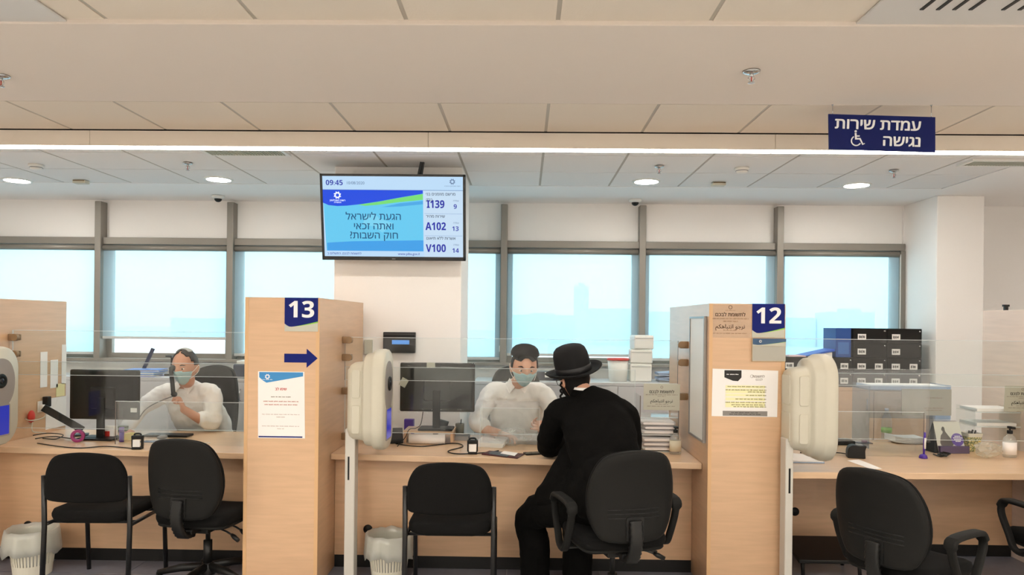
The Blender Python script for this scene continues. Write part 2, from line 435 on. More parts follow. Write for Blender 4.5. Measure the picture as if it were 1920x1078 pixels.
for px, py, lab in ((32, 339, 'round recessed downlight at the far left of the rear ceiling'), (410, 337, 'round recessed downlight left of the hanging screen'),
                    (1212, 341, 'round recessed downlight below the middle sprinkler, right of the screen'), (1606, 348, 'round recessed downlight under the accessible desk sign')):
    p = onz(px, py, ZC-.006)
    t = thing('downlight', lab, 'lamp', p, 0, 'rear downlights')
    m = MB(); m.sm = False; m.lathe([(.0, -.002), (.095, -.002), (.1, .001), (.1, .004), (0, .004)], n=32); m.build('diffuser', LAMP, t)
    m = MB(); m.lathe([(.098, -.003), (.118, -.001), (.12, .005), (.098, .005)], n=32, ring=True); m.build('trim_ring', WHITEP, t)

# ------------------------------------------------------------------ counter dividers
ZD = .765                                             # counter top height
def divider(lab, xa, xb, ya, yb, zt, m_=None):
    t = thing('counter_divider', lab, 'divider', ((xa+xb)/2, ya, 0), 0, 'counter dividers')
    MB().box(xa, xb, ya, yb, .004, zt).build('panel_body', m_ or WOOD, t, bevel=.003, world=True)
    m = MB()
    for q in ((xa-.0015, xa+.02), (xb-.02, xb+.0015)): m.box(q[0], q[1], ya-.0015, ya+.002, .004, zt)
    m.build('edge_band', mat('beech edge band', (214, 172, 126), .45) if 'beech edge band' not in bpy.data.materials else bpy.data.materials['beech edge band'], t, world=True)
    return t
YP = 4.3
A13, B13 = W(459, 700, YP).x, W(598, 700, YP).x
A12, B12 = W(1329, 700, YP).x, W(1471, 700, YP).x
ZP13, ZP12 = W(528, 557.5, YP).z, W(1400, 569.5, YP).z
YE = 5.47
divider('beech divider panel carrying the number 13 sign and a blue arrow', A13, B13, YP, YE, ZP13)
divider('beech divider panel carrying the number 12 sign', A12, B12, YP, YE, ZP12)
AL = W(125, 600, YE).x; AR = W(1842, 620, YE).x
divider('plain beech divider panel at the far left, with socket and papers on its side', AL-.44, AL, YP, YE, W(100, 565, YE).z)
divider('pale divider panel at the far right, behind the pump bottle', AR, AR+.44, YP, YE, W(1880, 583, YE).z, WOOD_WASHED)

# ------------------------------------------------------------------ service counters
def counter(lab, fl_, fr_, yb, panel_y, xl, xr, pl):
    t = thing('service_counter', lab, 'counter', ((xl+xr)/2, fl_.y, 0), 0, 'service counters')
    ml = (fr_.y-fl_.y)/(fr_.x-fl_.x); yl = fl_.y+ml*(xl-fl_.x); yr = fl_.y+ml*(xr-fl_.x)
    MB().pxy([(xl, yl), (xr, yr), (xr, yb), (xl, yb)], ZD-.038, ZD).build('countertop', WOODT, t, bevel=.003, world=True)
    MB().box(xl, xr, panel_y, panel_y+.02, .085, ZD-.038).build('front_panel', WOOD, t, world=True)
    MB().box(xl, xr, panel_y+.004, panel_y+.016, .004, .085).build('plinth', BLACK, t, world=True)
    m = MB(); m.sm = True; m.lathe([(0, 0), (.03, 0), (.03, .004), (0, .006)], (pl[0], panel_y, pl[1]), R=Matrix.Rotation(PI/2, 3, 'X'))
    m.build('cable_port', BLACK, t, world=True)
    return t
FL0, FL1 = onz(0, 838, ZD), onz(459, 850, ZD)
FM0, FM1 = onz(624, 850.5, ZD), onz(1303, 868, ZD)
FR0, FR1 = onz(1478, 885, ZD), onz(1915, 888, ZD)
counter('beech service counter of the left bay, behind the two chairs at far left', FL0, FL1, 5.42, 4.74, AL+.002, A13-.002, (W(53, 985, 4.74).x, W(53, 985, 4.74).z))
counter('beech service counter of the middle bay, where the hat wearer sits', FM0, FM1, 5.42, 4.69, B13+.002, A12-.002, (W(690, 992, 4.69).x, W(690, 992, 4.69).z))
counter('beech service counter of the right bay, with the calendar and pump bottle', FR0, FR1, 5.42, 5.12, B12+.002, AR-.002, (W(1490, 990, 5.12).x, .3))

# clamps on the divider sides that hold the screens
YA = 4.87
def clamp(px, py, side, lab):
    # side +1: sticks out to +X from a divider face
    xf = {('L', 1): AL, ('M', 1): B13, ('M', -1): A12, ('R', 1): B12}[side]
    p = W(px, py, YA); z = p.z
    t = thing('screen_clamp', lab, 'clamp', (xf, YA, z), 0, 'bronze screen clamps')
    m = MB(); m.sm = True; s = side[1]
    m.box(min(0, s*.045), max(0, s*.045), -.032, -.006, -.024, .024)
    m.build('jaw', BROWNK, t, bevel=.006)
    m = MB(); m.sm = True
    m.lathe([(0, -.034), (.022, -.034), (.024, -.03), (.024, -.008), (0, -.008)], (s*.045, 0, 0), R=Matrix.Rotation(-PI/2, 3, 'X'), n=20)
    m = MB(); m.sm = False; m.cyl((s*.045, -.034, 0), (s*.045, -.006, 0), .024, n=24); m.build('cap', BROWNK, t, bevel=.002)
    m = MB(); m.box(min(0, s*.06), max(0, s*.06), .008, .022, -.02, .02); m.build('back_jaw', BROWNK, t, bevel=.004)
for nm, py in (('topmost', 637), ('second', 669.5), ('third', 732), ('lowest', 817)):
    clamp(640, py, ('M', 1), nm+' bronze clamp on the side of the divider marked 13')
for nm, py in (('topmost', 646.5), ('second', 679.5), ('third', 743)):
    clamp(1290, py, ('M', -1), nm+' bronze clamp on the side of the divider marked 12')
for nm, py in (('upper', 632), ('lower', 663)):
    clamp(5, py, ('L', 1), nm+' bronze clamp on the divider at the far left edge')

# ------------------------------------------------------------------ clear screens on the counters
def sheet(name, lab, xa, xb, y, za, zb, m=None, th=.005, rail=True, dark=False, group=None):
    t = thing(name, lab, 'screen', ((xa+xb)/2, y, za), 0, group)
    MB().box(xa, xb, y, y+th, za, zb).build('pane', m or ACR, t, world=True)
    e = MB(); w = .0022
    e.box(xa, xb, y-.0004, y+th+.0004, zb-w, zb+.0004)
    if rail: e.box(xa, xb, y-.0004, y+th+.0004, za-.0004, za+w)
    e.build('edge', ACRE, t, world=True)
    e = MB(); e.box(xb-w, xb+.0004, y-.0004, y+th+.0004, za, zb); e.box(xa-.0004, xa+w, y-.0004, y+th+.0004, za, zb)
    e.build('side_edge', ACRED if dark else ACRE, t, world=True)
    return t
def zat(px, py, y): return W(px, py, y).z
GS = 'clear protective screens on the counters'
g = .012
# left bay
sheet('protective_screen', 'tall clear screen across the left bay, its top edge crossing the windows', AL+g, A13-g, YA, zat(250, 705, YA), zat(250, 621, YA), group=GS)
sheet('protective_screen', 'lower clear screen of the left bay, overlapping the tall one at face height', AL+g, A13-g, YA+.012, ZD+.09, zat(250, 680, YA), group=GS)
sheet('front_guard', 'small low clear guard standing on the left counter by the black ink stamp', W(216, 790, 4.8).x, A13-.04, 4.80, ZD+.0005, zat(300, 753, 4.8), rail=False, dark=True, group=GS)
# middle bay
sheet('protective_screen', 'tall clear screen across the middle bay, clamped to dividers 13 and 12', B13+g, W(1271, 700, YA).x, YA, zat(950, 716, YA), zat(950, 635, YA), dark=True, group=GS)
sheet('protective_screen', 'lower clear screen of the middle bay in front of the masked clerk with papers', B13+g, W(1192, 700, YA).x, YA+.012, ZD+.09, zat(950, 691, YA), group=GS)
sheet('front_guard', 'small low clear guard across the chest of the clerk in the middle bay', W(900, 790, 4.8).x, W(1012, 790, 4.8).x, 4.80, ZD+.0005, zat(960, 765, 4.8), rail=False, group=GS)
# right bay
sheet('protective_screen', 'tall clear screen across the right bay, in front of the black box files', B12+g, AR-g, YA, zat(1700, 724, YA), zat(1700, 637, YA), group=GS)
sheet('protective_screen', 'lower clear screen of the right bay, overlapping the tall one', B12+g, AR-g, YA+.012, ZD+.09, zat(1700, 701, YA), group=GS)
sheet('front_guard', 'small low clear guard with a dark upright edge beside the tent calendar', W(1560, 790, 4.75).x, W(1733, 790, 4.75).x, 4.75, ZD+.0005, zat(1650, 772, 4.75), rail=False, dark=True, group=GS)

# ------------------------------------------------------------------ divider signs
def on_face(px, py, y=YP): return W(px, py, y)
def emblem(c, r, R, m, parent, name='emblem'):
    """Ring of short swirling petals."""
    b = MB()
    for k in range(8):
        a = k*PI/4
        for da, r0, r1, w in ((0, .55, 1.0, .16), (.35, .45, .8, .1)):
            pts = [(r*r0*math.cos(a+da), r*r0*math.sin(a+da)), (r*r1*math.cos(a+da+.45), r*r1*math.sin(a+da+.45))]
            d = Vector((pts[1][0]-pts[0][0], pts[1][1]-pts[0][1])).normalized(); nx, ny = -d.y*w*r, d.x*w*r
            q = [(pts[0][0]+nx, pts[0][1]+ny), (pts[0][0]-nx, pts[0][1]-ny), (pts[1][0]-nx*.6, pts[1][1]-ny*.6), (pts[1][0]+nx*.6, pts[1][1]+ny*.6)]
            b.prism(q, lambda u, v: c+R @ Vector((u, v, 0)), lambda u, v: c+R @ Vector((u, v, .0012)))
    return b.build(name, m, parent, world=True)
def wave_plate(t, x0, x1, z0, z1, y, mats, zb, zr, green=True):
    """navy field with a curved lower edge over a pale plate with a lime stripe"""
    h = z1-z0; n = 14
    MB().box(x0, x1, y-.005, y-.0005, z0, z1).build('plate', mats[1], t, world=True)
    def low(u): return z0+h*(zb+(zr-zb)*max(0, (u-.15)/.85)**1.3+.10*max(0, (.18-u)/.18)**1.5)
    top = [(x0+(x1-x0)*k/n, low(k/n)) for k in range(n+1)]
    MB().pxz([(x0, z1)]+top+[(x1, z1)], y-.0068, y-.0052).build('blue_field', mats[0], t, world=True)
    if green:
        pts = [(x0+(x1-x0)*k/n, low(k/n)+.002) for k in range(4, n+1)]
        lo = [(a, b-.002-h*.055*((a-x0)/(x1-x0)-.25)) for a, b in pts]
        MB().pxz(pts+lo[::-1], y-.0062, y-.0051).build('green_stripe', LIME, t, world=True)
def number_sign(n, lab, pxa, pxb, pya, pyb):
    a, b = on_face(pxa, pyb), on_face(pxb, pya)
    t = thing('number_sign', lab, 'sign', ((a.x+b.x)/2, YP-.003, a.z), 0, 'counter number signs')
    wave_plate(t, a.x, b.x, a.z, b.z, YP, (NAVY, GREYC), .13, .30)
    s = (b.x-a.x)
    text(n, s*.68, ((a.x+b.x)/2, YP-.0066, a.z+(b.z-a.z)*.62), RF, WHITEI, t, name='numerals', heavy=True, bold=.006, sx=1.06)
number_sign('13', 'blue square sign with white number 13 at the top of a divider', 534, 597, 558.5, 621)
number_sign('12', 'blue square sign with white number 12 at the top of a divider', 1409.5, 1471, 570, 633)
a, b = on_face(533, 689), on_face(596, 654)
m = MB(); zc = (a.z+b.z)/2; h = b.z-a.z; xm = a.x+(b.x-a.x)*.67
m.pxz([(a.x, zc-h*.23), (xm, zc-h*.23), (xm, zc-h*.5), (b.x, zc), (xm, zc+h*.5), (xm, zc+h*.23), (a.x, zc+h*.23)], YP-.0022, YP-.0004)
tag(m.build('arrow_sticker', NAVY, loc=((a.x+b.x)/2, YP, zc)), 'navy blue arrow pointing right below the number 13', 'sticker')

def lines(t, x0, x1, zs, y, m, h=.006, align='c', rnd=None, name='text_lines', gap=.35):
    """rows of small illegible print: short dashes with word gaps"""
    r = random.Random(rnd or 3); b = MB()
    for z, f in zs:
        w = (x1-x0)*f; a = (x0+x1)/2-w/2 if align == 'c' else (x1-w if align == 'r' else x0); x = a
        while x < a+w-.004:
            l = min(r.uniform(.012, .03), a+w-x)
            k = x
            while k < x+l:
                c = min(r.uniform(.002, .0045), x+l-k); b.box(k, k+c, y-.0003, y+.0003, z-h/2*r.uniform(.6, 1), z+h/2*r.uniform(.5, 1)); k += c+.0011
            x += l+.005
    return b.build(name, m, t, world=True)
# notice sheet in a plastic pocket under the arrow
def sheet_of_paper(name, lab, cat, pts, y=YP, m=PAPER, group=None, th=.0008, off=.0015):
    P = [W(px, py, y) for px, py in pts]
    c = sum(P, Vector())/4; t = thing(name, lab, cat, (c.x, y-off, min(p.z for p in P)), 0, group)
    MB().pxz([(p.x, p.z) for p in P], y-off-th, y-off).build('sheet', m, t, world=True)
    return t, P
t, P = sheet_of_paper('notice_sheet', 'white printed notice with blue wave heading, taped below the arrow on divider 13', 'notice', [(484, 696), (571, 697), (572, 822), (484, 821)])
x0_, x1_, z1_, z0_ = P[0].x+.008, P[1].x-.008, P[0].z-.004, P[2].z+.006
h = z1_-z0_; y = YP-.0028; n = 12
pts = [(x0_+(x1_-x0_)*k/n, z1_-h*(.13 if k/n < .12 else .17-.11*(k/n-.12)/.88)+(.0 if k else .02)) for k in range(n+1)]
MB().pxz([(x0_, z1_)]+pts+[(x1_, z1_)], y-.0005, y).build('blue_heading', mat('sky blue print', (60, 140, 200), .6), t, world=True)
emblem(Vector((x0_+.05, y-.0006, z1_-h*.07)), .016, RF, WHITEI, t)
lines(t, x0_+.02, x0_+.08, [(z1_-h*.115, 1)], y-.0008, WHITEI, .004, name='heading_lines')
text('שימו לב', .022, ((x0_+x1_)/2, y, z1_-h*.26), RF, RED, t, bold=.01, name='red_title')
lines(t, x0_, x1_, [(z1_-h*.38, .45)], y, INKG, .006, rnd=5, name='grey_lines')
lines(t, x0_, x1_, [(z1_-h*.45, .8), (z1_-h*.50, .75)], y, mat('faded red ink', (196, 140, 130), .8), .007, rnd=6, name='red_lines')
lines(t, x0_, x1_, [(z1_-h*.65, .85), (z1_-h*.69, .2), (z1_-h*.83, .85), (z1_-h*.87, .15)], y, mat('faded grey ink', (200, 180, 174), .8), .005, rnd=8, name='faint_lines')
MB().box(x0_, x1_, y-.0005, y, z0_-.002, z0_+.006).build('blue_footer', NAVY, t, world=True)

# printed notice on divider 12
t, P = sheet_of_paper('notice_sheet', 'white landscape notice with yellow highlighted lines on the divider marked 12', 'notice', [(1336, 691), (1459, 695), (1457, 782), (1334, 780)])
def pq(u, v): return P[0].x+(P[1].x-P[0].x)*u, P[0].z+(P[2].z-P[0].z)*v
y = YP-.0026
xa, za = pq(.18, .03); xb, zb_ = pq(.44, .25)
MB().pxz([(xa, za), (xb, za), (xb, zb_+.02), (xb-.02, zb_-.002), (xb-.05, zb_), (xa, zb_+.02)], y-.0005, y).build('black_badge', INK, t, world=True)
xc, zc = pq(.33, .115); lines(t, xa+.008, xb-.012, [(zc, .9)], y-.0008, WHITEI, .006, rnd=4, name='badge_lines')
xc, zc = pq(.70, .155); text('לתשומת', .021, (xc, y, zc), RF, INKG, t, bold=.012, name='title'); xc, zc = pq(.71, .22); text('לבכם', .018, (xc, y, zc), RF, INKG, t, name='title')
xc, zc = pq(.60, .15); b_ = MB(); b_.lathe([(.008, 0), (.0095, 0), (.0095, .0006), (.008, .0006)], (xc, y, zc), R=RF, n=16, ring=True); b_.build('ring_logo', INKG, t, world=True)
YEL = mat('yellow highlighter', (244, 240, 190), .8)
for v, hh in ((.375, .03), (.465, .045), (.55, .028), (.632, .034), (.745, .06)):
    xa, za = pq(.2, v-hh); xb, zb_ = pq(.8, v+hh); MB().box(xa, xb, y-.0004, y, zb_, za).build('highlight', YEL, t, world=True)
xa, _ = pq(.2, 0); xb, _ = pq(.82, 0)
lines(t, xa, xb, [(pq(0, v)[1], f) for v, f in ((.37, .95), (.44, 1), (.48, .45), (.55, .5), (.63, .75), (.70, 1), (.75, .85), (.79, .8))], y-.0006, mat('olive ink', (140, 132, 84), .8), .007, 'r', rnd=9)
xa, za = pq(.16, .88); xb, zb_ = pq(.84, .985)
MB().box(xa, xb, y-.0005, y, zb_, za).build('grey_footer', mat('grey print', (140, 134, 128), .7), t, world=True)
lines(t, xa+.03, xb-.03, [((za*2+zb_)/3, .8), ((za+zb_*2)/3, .9)], y-.0008, INK, .005, rnd=3, name='footer_lines')
# clear attention notice printed straight on divider 12
t, P = sheet_of_paper('attention_sticker', 'thin clear sticker with grey attention text left of the number 12', 'sticker', [(1331, 571), (1408, 571.5), (1407, 634), (1330, 633)], m=clear_mat('clear sticker film', (.96, .96, .96), .04, .5), th=.0004, off=.0004)
y = YP-.0012; xm = (P[0].x+P[1].x)/2; zz = lambda py: W(1370, py, YP).z
GINK = mat('dark brown ink', (96, 76, 58), .8); BINK = mat('brown ink', (168, 132, 100), .8)
b_ = MB(); b_.lathe([(.0085, 0), (.0115, 0), (.0115, .0006), (.0085, .0006)], (xm, y, zz(576)), R=RF, n=16, ring=True); b_.build('ring_logo', GINK, t, world=True)
lines(t, xm-.03, xm+.03, [(zz(582), 1)], y, BINK, .004, name='small_lines')
text('לתשומת לבכם', .030, (xm, y, zz(590)), RF, GINK, t, bold=.018, name='hebrew_title')
lines(t, P[0].x+.016, P[1].x-.014, [(zz(597.5), 1), (zz(602.5), .4)], y, BINK, .006, rnd=12)
text('ﻧﺮﺟﻮ ﺍﻧﺘﺒﺎﻫﻜﻢ'[::-1], .034, (xm, y, zz(612.5)), RF, GINK, t, bold=.008, name='arabic_title')
lines(t, P[0].x+.016, P[1].x-.014, [(zz(619), .4), (zz(625), .95)], y, BINK, .005, rnd=14)
# card holder under the 12
a, b = on_face(1408.5, 677, YP), on_face(1471.5, 635, YP)
t = thing('card_holder', 'grey name card holder with dark blue wave top under the number 12', 'card holder', ((a.x+b.x)/2, YP, a.z))
MB().box(a.x, b.x, YP-.018, YP-.0005, a.z, b.z).build('body', mat('pale wood edge', (206, 190, 160), .5), t, bevel=.002, world=True)
zm = a.z+(b.z-a.z)*.68
MB().box(a.x+.002, b.x-.001, YP-.0195, YP-.0175, a.z+.004, zm-.002).build('grey_card', mat('grey card', (176, 172, 160), .6), t, world=True)
DBL = mat('slate blue print', (50, 82, 116), .5)
wave_plate(t, a.x+.001, b.x-.001, zm, b.z, YP-.018, (DBL, GREYC), .12, .6)
emblem(Vector((a.x+.045, YP-.0255, zm+(b.z-zm)*.62)), .009, RF, WHITEI, t)
# white board on the left side of divider 12
yb0, yb1 = 4.36, 4.72
t = thing('white_board', 'narrow framed white board on the side of the divider marked 12', 'board', (A12, yb0, ZD+.05))
zb0, zb1 = W(1318, 822, 4.45).z, W(1315, 597, 4.5).z
MB().box(A12-.014, A12-.002, yb0, yb1, zb0, zb1).build('board', WHITEP, t, world=True)
m = MB()
for q in ((yb0-.012, yb0, zb0-.012, zb1+.012), (yb1, yb1+.012, zb0-.012, zb1+.012), (yb0, yb1, zb0-.012, zb0), (yb0, yb1, zb1, zb1+.012)): m.box(A12-.02, A12-.001, *q)
m.build('frame', mat('steel board frame', (150, 146, 142), .35, metal=.6), t, world=True)

# ------------------------------------------------------------------ chairs
def pad(m, outline, th, f, scs=((.86, -.5), (.97, -.36), (1.0, -.1), (1.0, .1), (.97, .36), (.86, .5)), ctr=(0, 0)):
    """cushion: outline (a,b) scaled about ctr and offset through the thickness; f maps (a,b,d) to 3-D"""
    rings = []
    for s_, d in scs:
        rings.append([f(ctr[0]+(a-ctr[0])*s_, ctr[1]+(b-ctr[1])*s_, d*th) for a, b in outline])
    m.sm = True
    inner = lambda d: [f(ctr[0]+(a-ctr[0])*.45, ctr[1]+(b-ctr[1])*.45, d*th*1.12) for a, b in outline]
    m.loft([inner(-.5)]+rings+[inner(.5)])
    return m
def smooth_closed(pts, n=6):
    out = []; N = len(pts)
    for i in range(N):
        p0, p1, p2, p3 = (Vector(pts[(i+k-1) % N]) for k in range(4))
        for j in range(n):
            t = j/n; out.append(tuple(.5*((2*p1)+(p2-p0)*t+(2*p0-5*p1+4*p2-p3)*t*t+(3*p1-p0-3*p2+p3)*t**3)))
    return out
def smooth_open(pts, n=6):
    pts = [Vector(p) for p in pts]; out = []
    for i in range(len(pts)-1):
        p0, p1, p2, p3 = pts[max(i-1, 0)], pts[i], pts[i+1], pts[min(i+2, len(pts)-1)]
        for j in range(n):
            t = j/n; out.append(.5*((2*p1)+(p2-p0)*t+(2*p0-5*p1+4*p2-p3)*t*t+(3*p1-p0-3*p2+p3)*t**3))
    return out+[pts[-1]]

def visitor_chair(lab, loc, rz):
    t = thing('visitor_chair', lab, 'chair', loc, rz, 'black four legged visitor chairs')
    hw = .245
    for sx in (-1, 1):
        m = MB(); m.sm = True; m.tube([(sx*hw, -.235, 0), (sx*hw, -.215, .40), (sx*hw, -.225, .70)], .0145, 10); m.build('leg', STEELB, t)
        m = MB(); m.sm = True; m.tube([(sx*hw, .245, 0), (sx*hw, .215, .395), (sx*hw, .2, .415)], .0135, 10); m.build('leg', STEELB, t)
        m = MB(); m.sm = True; m.tube([(sx*hw, .21, .412), (sx*hw, -.215, .412)], .011, 8); m.build('side_rail', STEELB, t)
    for y in (.15, -.13):
        m = MB(); m.sm = True; m.tube([(-hw, y, .41), (hw, y, .41)], .01, 8); m.build('crossbar', STEELB, t)
    o = rrect(.47, .45, .09, 6)
    m = pad(MB(), o, .075, lambda a, b, d: (a, b-.005, .452+d+.015*(a/.23)**2-.012*max(0, b/.22)**2)); m.build('seat', BLACKF, t)
    o = [(-.232, .575), (-.236, .66), (-.222, .745), (-.17, .815), (-.06, .838), (.06, .838), (.17, .815), (.222, .745), (.236, .66), (.232, .575), (.15, .553), (-.15, .553)]
    o = smooth_closed(o, 4)
    m = pad(MB(), o, .045, lambda a, b, d: (a, -.222+d-.035*(1-(a/.24)**2)-.12*(b-.6)**2, b), ctr=(0, .69)); m.build('backrest', BLACKF, t)
    for sx in (-1, 1):
        m = MB(); m.sm = True; m.cyl((sx*.25, -.222, .66), (sx*.22, -.222, .66), .012, n=10); m.build('back_bolt', STEELB, t)
    return t
def vpos(pxl, pxr, Y):
    a, b = W(pxl, 900, Y), W(pxr, 900, Y); return ((a.x+b.x)/2, Y+.22, .004)
visitor_chair('black fabric visitor chair beside the white bin at the far left counter', vpos(81, 241, 4.12), math.radians(2))
visitor_chair('black fabric visitor chair standing empty at the middle counter', vpos(759, 925, 3.98), math.radians(1))

def office_chair(lab, loc, rz, seat_z=.47, arms=True, back_tilt=.10, H=.46, br=.3):
    t = thing('office_chair', lab, 'chair', loc, rz, 'black swivel chairs')
    # five star base with castors
    m = MB(); m.sm = True
    m.lathe([(0, .055), (.05, .055), (.05, .10), (.032, .125), (0, .125)], n=20); m.build('hub', BLACK, t, bevel=.003)
    for k in range(5):
        a = 2*PI*k/5+br; d = Vector((math.cos(a), math.sin(a), 0))
        m = MB(); m.sm = True; m.tube([d*.03+Vector((0, 0, .10)), d*.16+Vector((0, 0, .095)), d*.29+Vector((0, 0, .07))], [.026, .024, .016], 8)
        leg = m.build('base_arm', BLACK, t)
        m = MB(); m.sm = True; c = d*.29; n_ = Vector((-d.y, d.x, 0))
        for s_ in (-1, 1): m.cyl(c+n_*s_*.012+Vector((0, 0, .028)), c+n_*s_*.027+Vector((0, 0, .028)), .028, n=16)
        m.cyl(c+n_*-.028+Vector((0, 0, .028)), c+n_*.028+Vector((0, 0, .028)), .009, n=8)
        m.tube([c+Vector((0, 0, .028)), c+Vector((0, 0, .072))], .009, 8); m.build('castor', BLACK, leg)
    m = MB(); m.sm = True; m.cyl((0, 0, .11), (0, 0, .26), .026, n=16); m.cyl((0, 0, .26), (0, 0, seat_z-.07), .014, n=12); m.build('gas_column', BLACK, t)
    m = MB(); m.cbox((0, -.02, seat_z-.065), (.16, .22, .05)); m.cbox((0, -.15, seat_z-.06), (.07, .14, .035)); m.build('mechanism', BLACK, t, bevel=.008)
    for sx, y in ((1, -.04), (1, .06)):
        m = MB(); m.sm = True; m.tube([(.06, y, seat_z-.065), (.17, y-.03, seat_z-.085), (.21, y-.04, seat_z-.10)], [.006, .006, .006], 6)
        lv = m.build('lever', STEELB, t)
        m = MB(); m.sm = True; m.tube([(.205, y-.039, seat_z-.097), (.225, y-.045, seat_z-.107), (.26, y-.056, seat_z-.125)], [.009, .014, .012], 8); m.build('lever_grip', BLACK, lv)
    o = smooth_closed([(-.225, -.19), (-.24, 0), (-.225, .17), (-.13, .235), (.13, .235), (.225, .17), (.24, 0), (.225, -.19), (.12, -.225), (-.12, -.225)], 4)
    m = pad(MB(), o, .075, lambda a, b, d: (a, b+.01, seat_z+d+.012*(a/.23)**2-.03*max(0, (b-.1)/.14)**2)); m.build('seat', BLACKF, t)
    m = pad(MB(), o, .03, lambda a, b, d: (a*.96, b*.96+.01, seat_z-.03+d)); m.build('seat_pan', SHELL, t)
    # backrest: plastic shell with grooves outside, cushion inside
    zb = seat_z+.035; q_ = H/.46
    o = smooth_closed([(-.125, zb+.0), (-.2, zb+.06*q_), (-.232, zb+.18*q_), (-.222, zb+.32*q_), (-.17, zb+.43*q_), (-.07, zb+H+.005), (.07, zb+H+.005), (.17, zb+.43*q_), (.222, zb+.32*q_), (.232, zb+.18*q_), (.2, zb+.06*q_), (.125, zb)], 4)
    def curve(a, b): return -.235-.045*(1-(a/.23)**2)-back_tilt*(b-zb)+.035*math.sin(PI*min(1, max(0, (b-zb)/H)))*.6
    bc = (0, zb+H/2)
    m = pad(MB(), o, .03, lambda a, b, d: (a, curve(a, b)+d, b), scs=((.80, -.55), (.93, -.5), (.99, -.2), (1.0, .2), (.99, .5)), ctr=bc); m.build('back_shell', SHELL, t)
    m = pad(MB(), o, .05, lambda a, b, d: (a*.985, curve(a, b)+.035+d, zb+H/2+(b-zb-H/2)*.985), ctr=bc); m.build('back_cushion', BLACKF, t)
    for k in range(3):
        z = zb+.125+k*.022; m = MB(); m.sm = True
        m.tube([(x/100, curve(x/100, z)-.0165, z) for x in range(-14, 15, 4)], .0032, 6); m.build('groove', BLACK, t)
    # ribbed bellows over the back bar
    m = MB(); m.sm = True; rings = []
    path = smooth_open([(0, curve(0, zb+.11)-.022, zb+.115), (0, curve(0, zb)-.03, zb-.0), (0, -.26, seat_z-.06), (0, -.18, seat_z-.075)], 9)
    for i, p in enumerate(path):
        tt = (path[min(i+1, len(path)-1)]-path[max(i-1, 0)]).normalized(); up = Vector((1, 0, 0)); w = tt.cross(up)
        k = 1.0 if i % 2 else .86
        rings.append([p+up*a*k+w*b*k for a, b in rrect(.072, .036, .012, 3)])
    m.loft(rings); m.build('back_bar', BLACK, t)
    m = MB(); m.pxz(rrect(.095, .12, .01, 3, 0, zb+.07), curve(0, zb+.06)-.021, curve(0, zb+.06)-.012); m.build('bar_recess', BLACK, t)
    if arms:
        for sx in (-1, 1):
            x = sx*.29
            lp = smooth_closed([(-.15, seat_z+.205), (.06, seat_z+.21), (.115, seat_z+.19), (.13, seat_z+.13), (.07, seat_z+.02), (.03, seat_z-.045), (-.05, seat_z-.05), (-.10, seat_z+.02), (-.155, seat_z+.14)], 5)
            rings = []
            N = len(lp)
            for i in range(N):
                p = Vector((x, lp[i][0], lp[i][1])); q = Vector((x, lp[(i+1) % N][0], lp[(i+1) % N][1])); r0 = Vector((x, lp[i-1][0], lp[i-1][1]))
                tg = (q-r0).normalized(); side = Vector((1, 0, 0)); nn = tg.cross(side)
                wd = .03 if lp[i][1] > seat_z+.17 else .02
                rings.append([p+side*a+nn*b for a, b in rrect(wd*2, .026, .012, 3)])
            m = MB(); m.sm = True; rings.append(rings[0]); m.loft(rings, caps=False)
            ar = m.build('armrest', SHELL, t)
            m = MB(); m.cbox((sx*.21, -.01, seat_z-.048), (.15, .07, .012)); m.build('arm_bracket', BLACK, ar, bevel=.003)
    return t
def oc(lab, px, Y, deg, **k):
    """place by where the backrest stands"""
    p = W(px, 950, Y); a = math.radians(deg)
    return office_chair(lab, (p.x-.26*math.sin(a), Y+.26*math.cos(a), .004), a, **k)
oc('black swivel chair the hat wearer sits on, its ribbed back bar in front', 1186, 3.66, 15, seat_z=.475)
oc('black swivel chair turned right at the left counter, against divider 13', 341, 4.12, -9, seat_z=.425, arms=False, br=.93)
oc('black swivel chair with loop armrests turned right at the right counter', 1648, 3.55, -57, seat_z=.42, back_tilt=.16)
oc('black swivel chair cut off by the right edge, one armrest showing', 2085, 3.75, 5, seat_z=.44)
oc('dark swivel chair with tall back behind the clerk holding a handset', 396, 5.93, 176, seat_z=.5, H=.68, arms=False)
oc('dark swivel chair with tall back behind the clerk in the middle bay', 965, 5.98, 185, seat_z=.5, H=.70, arms=False)

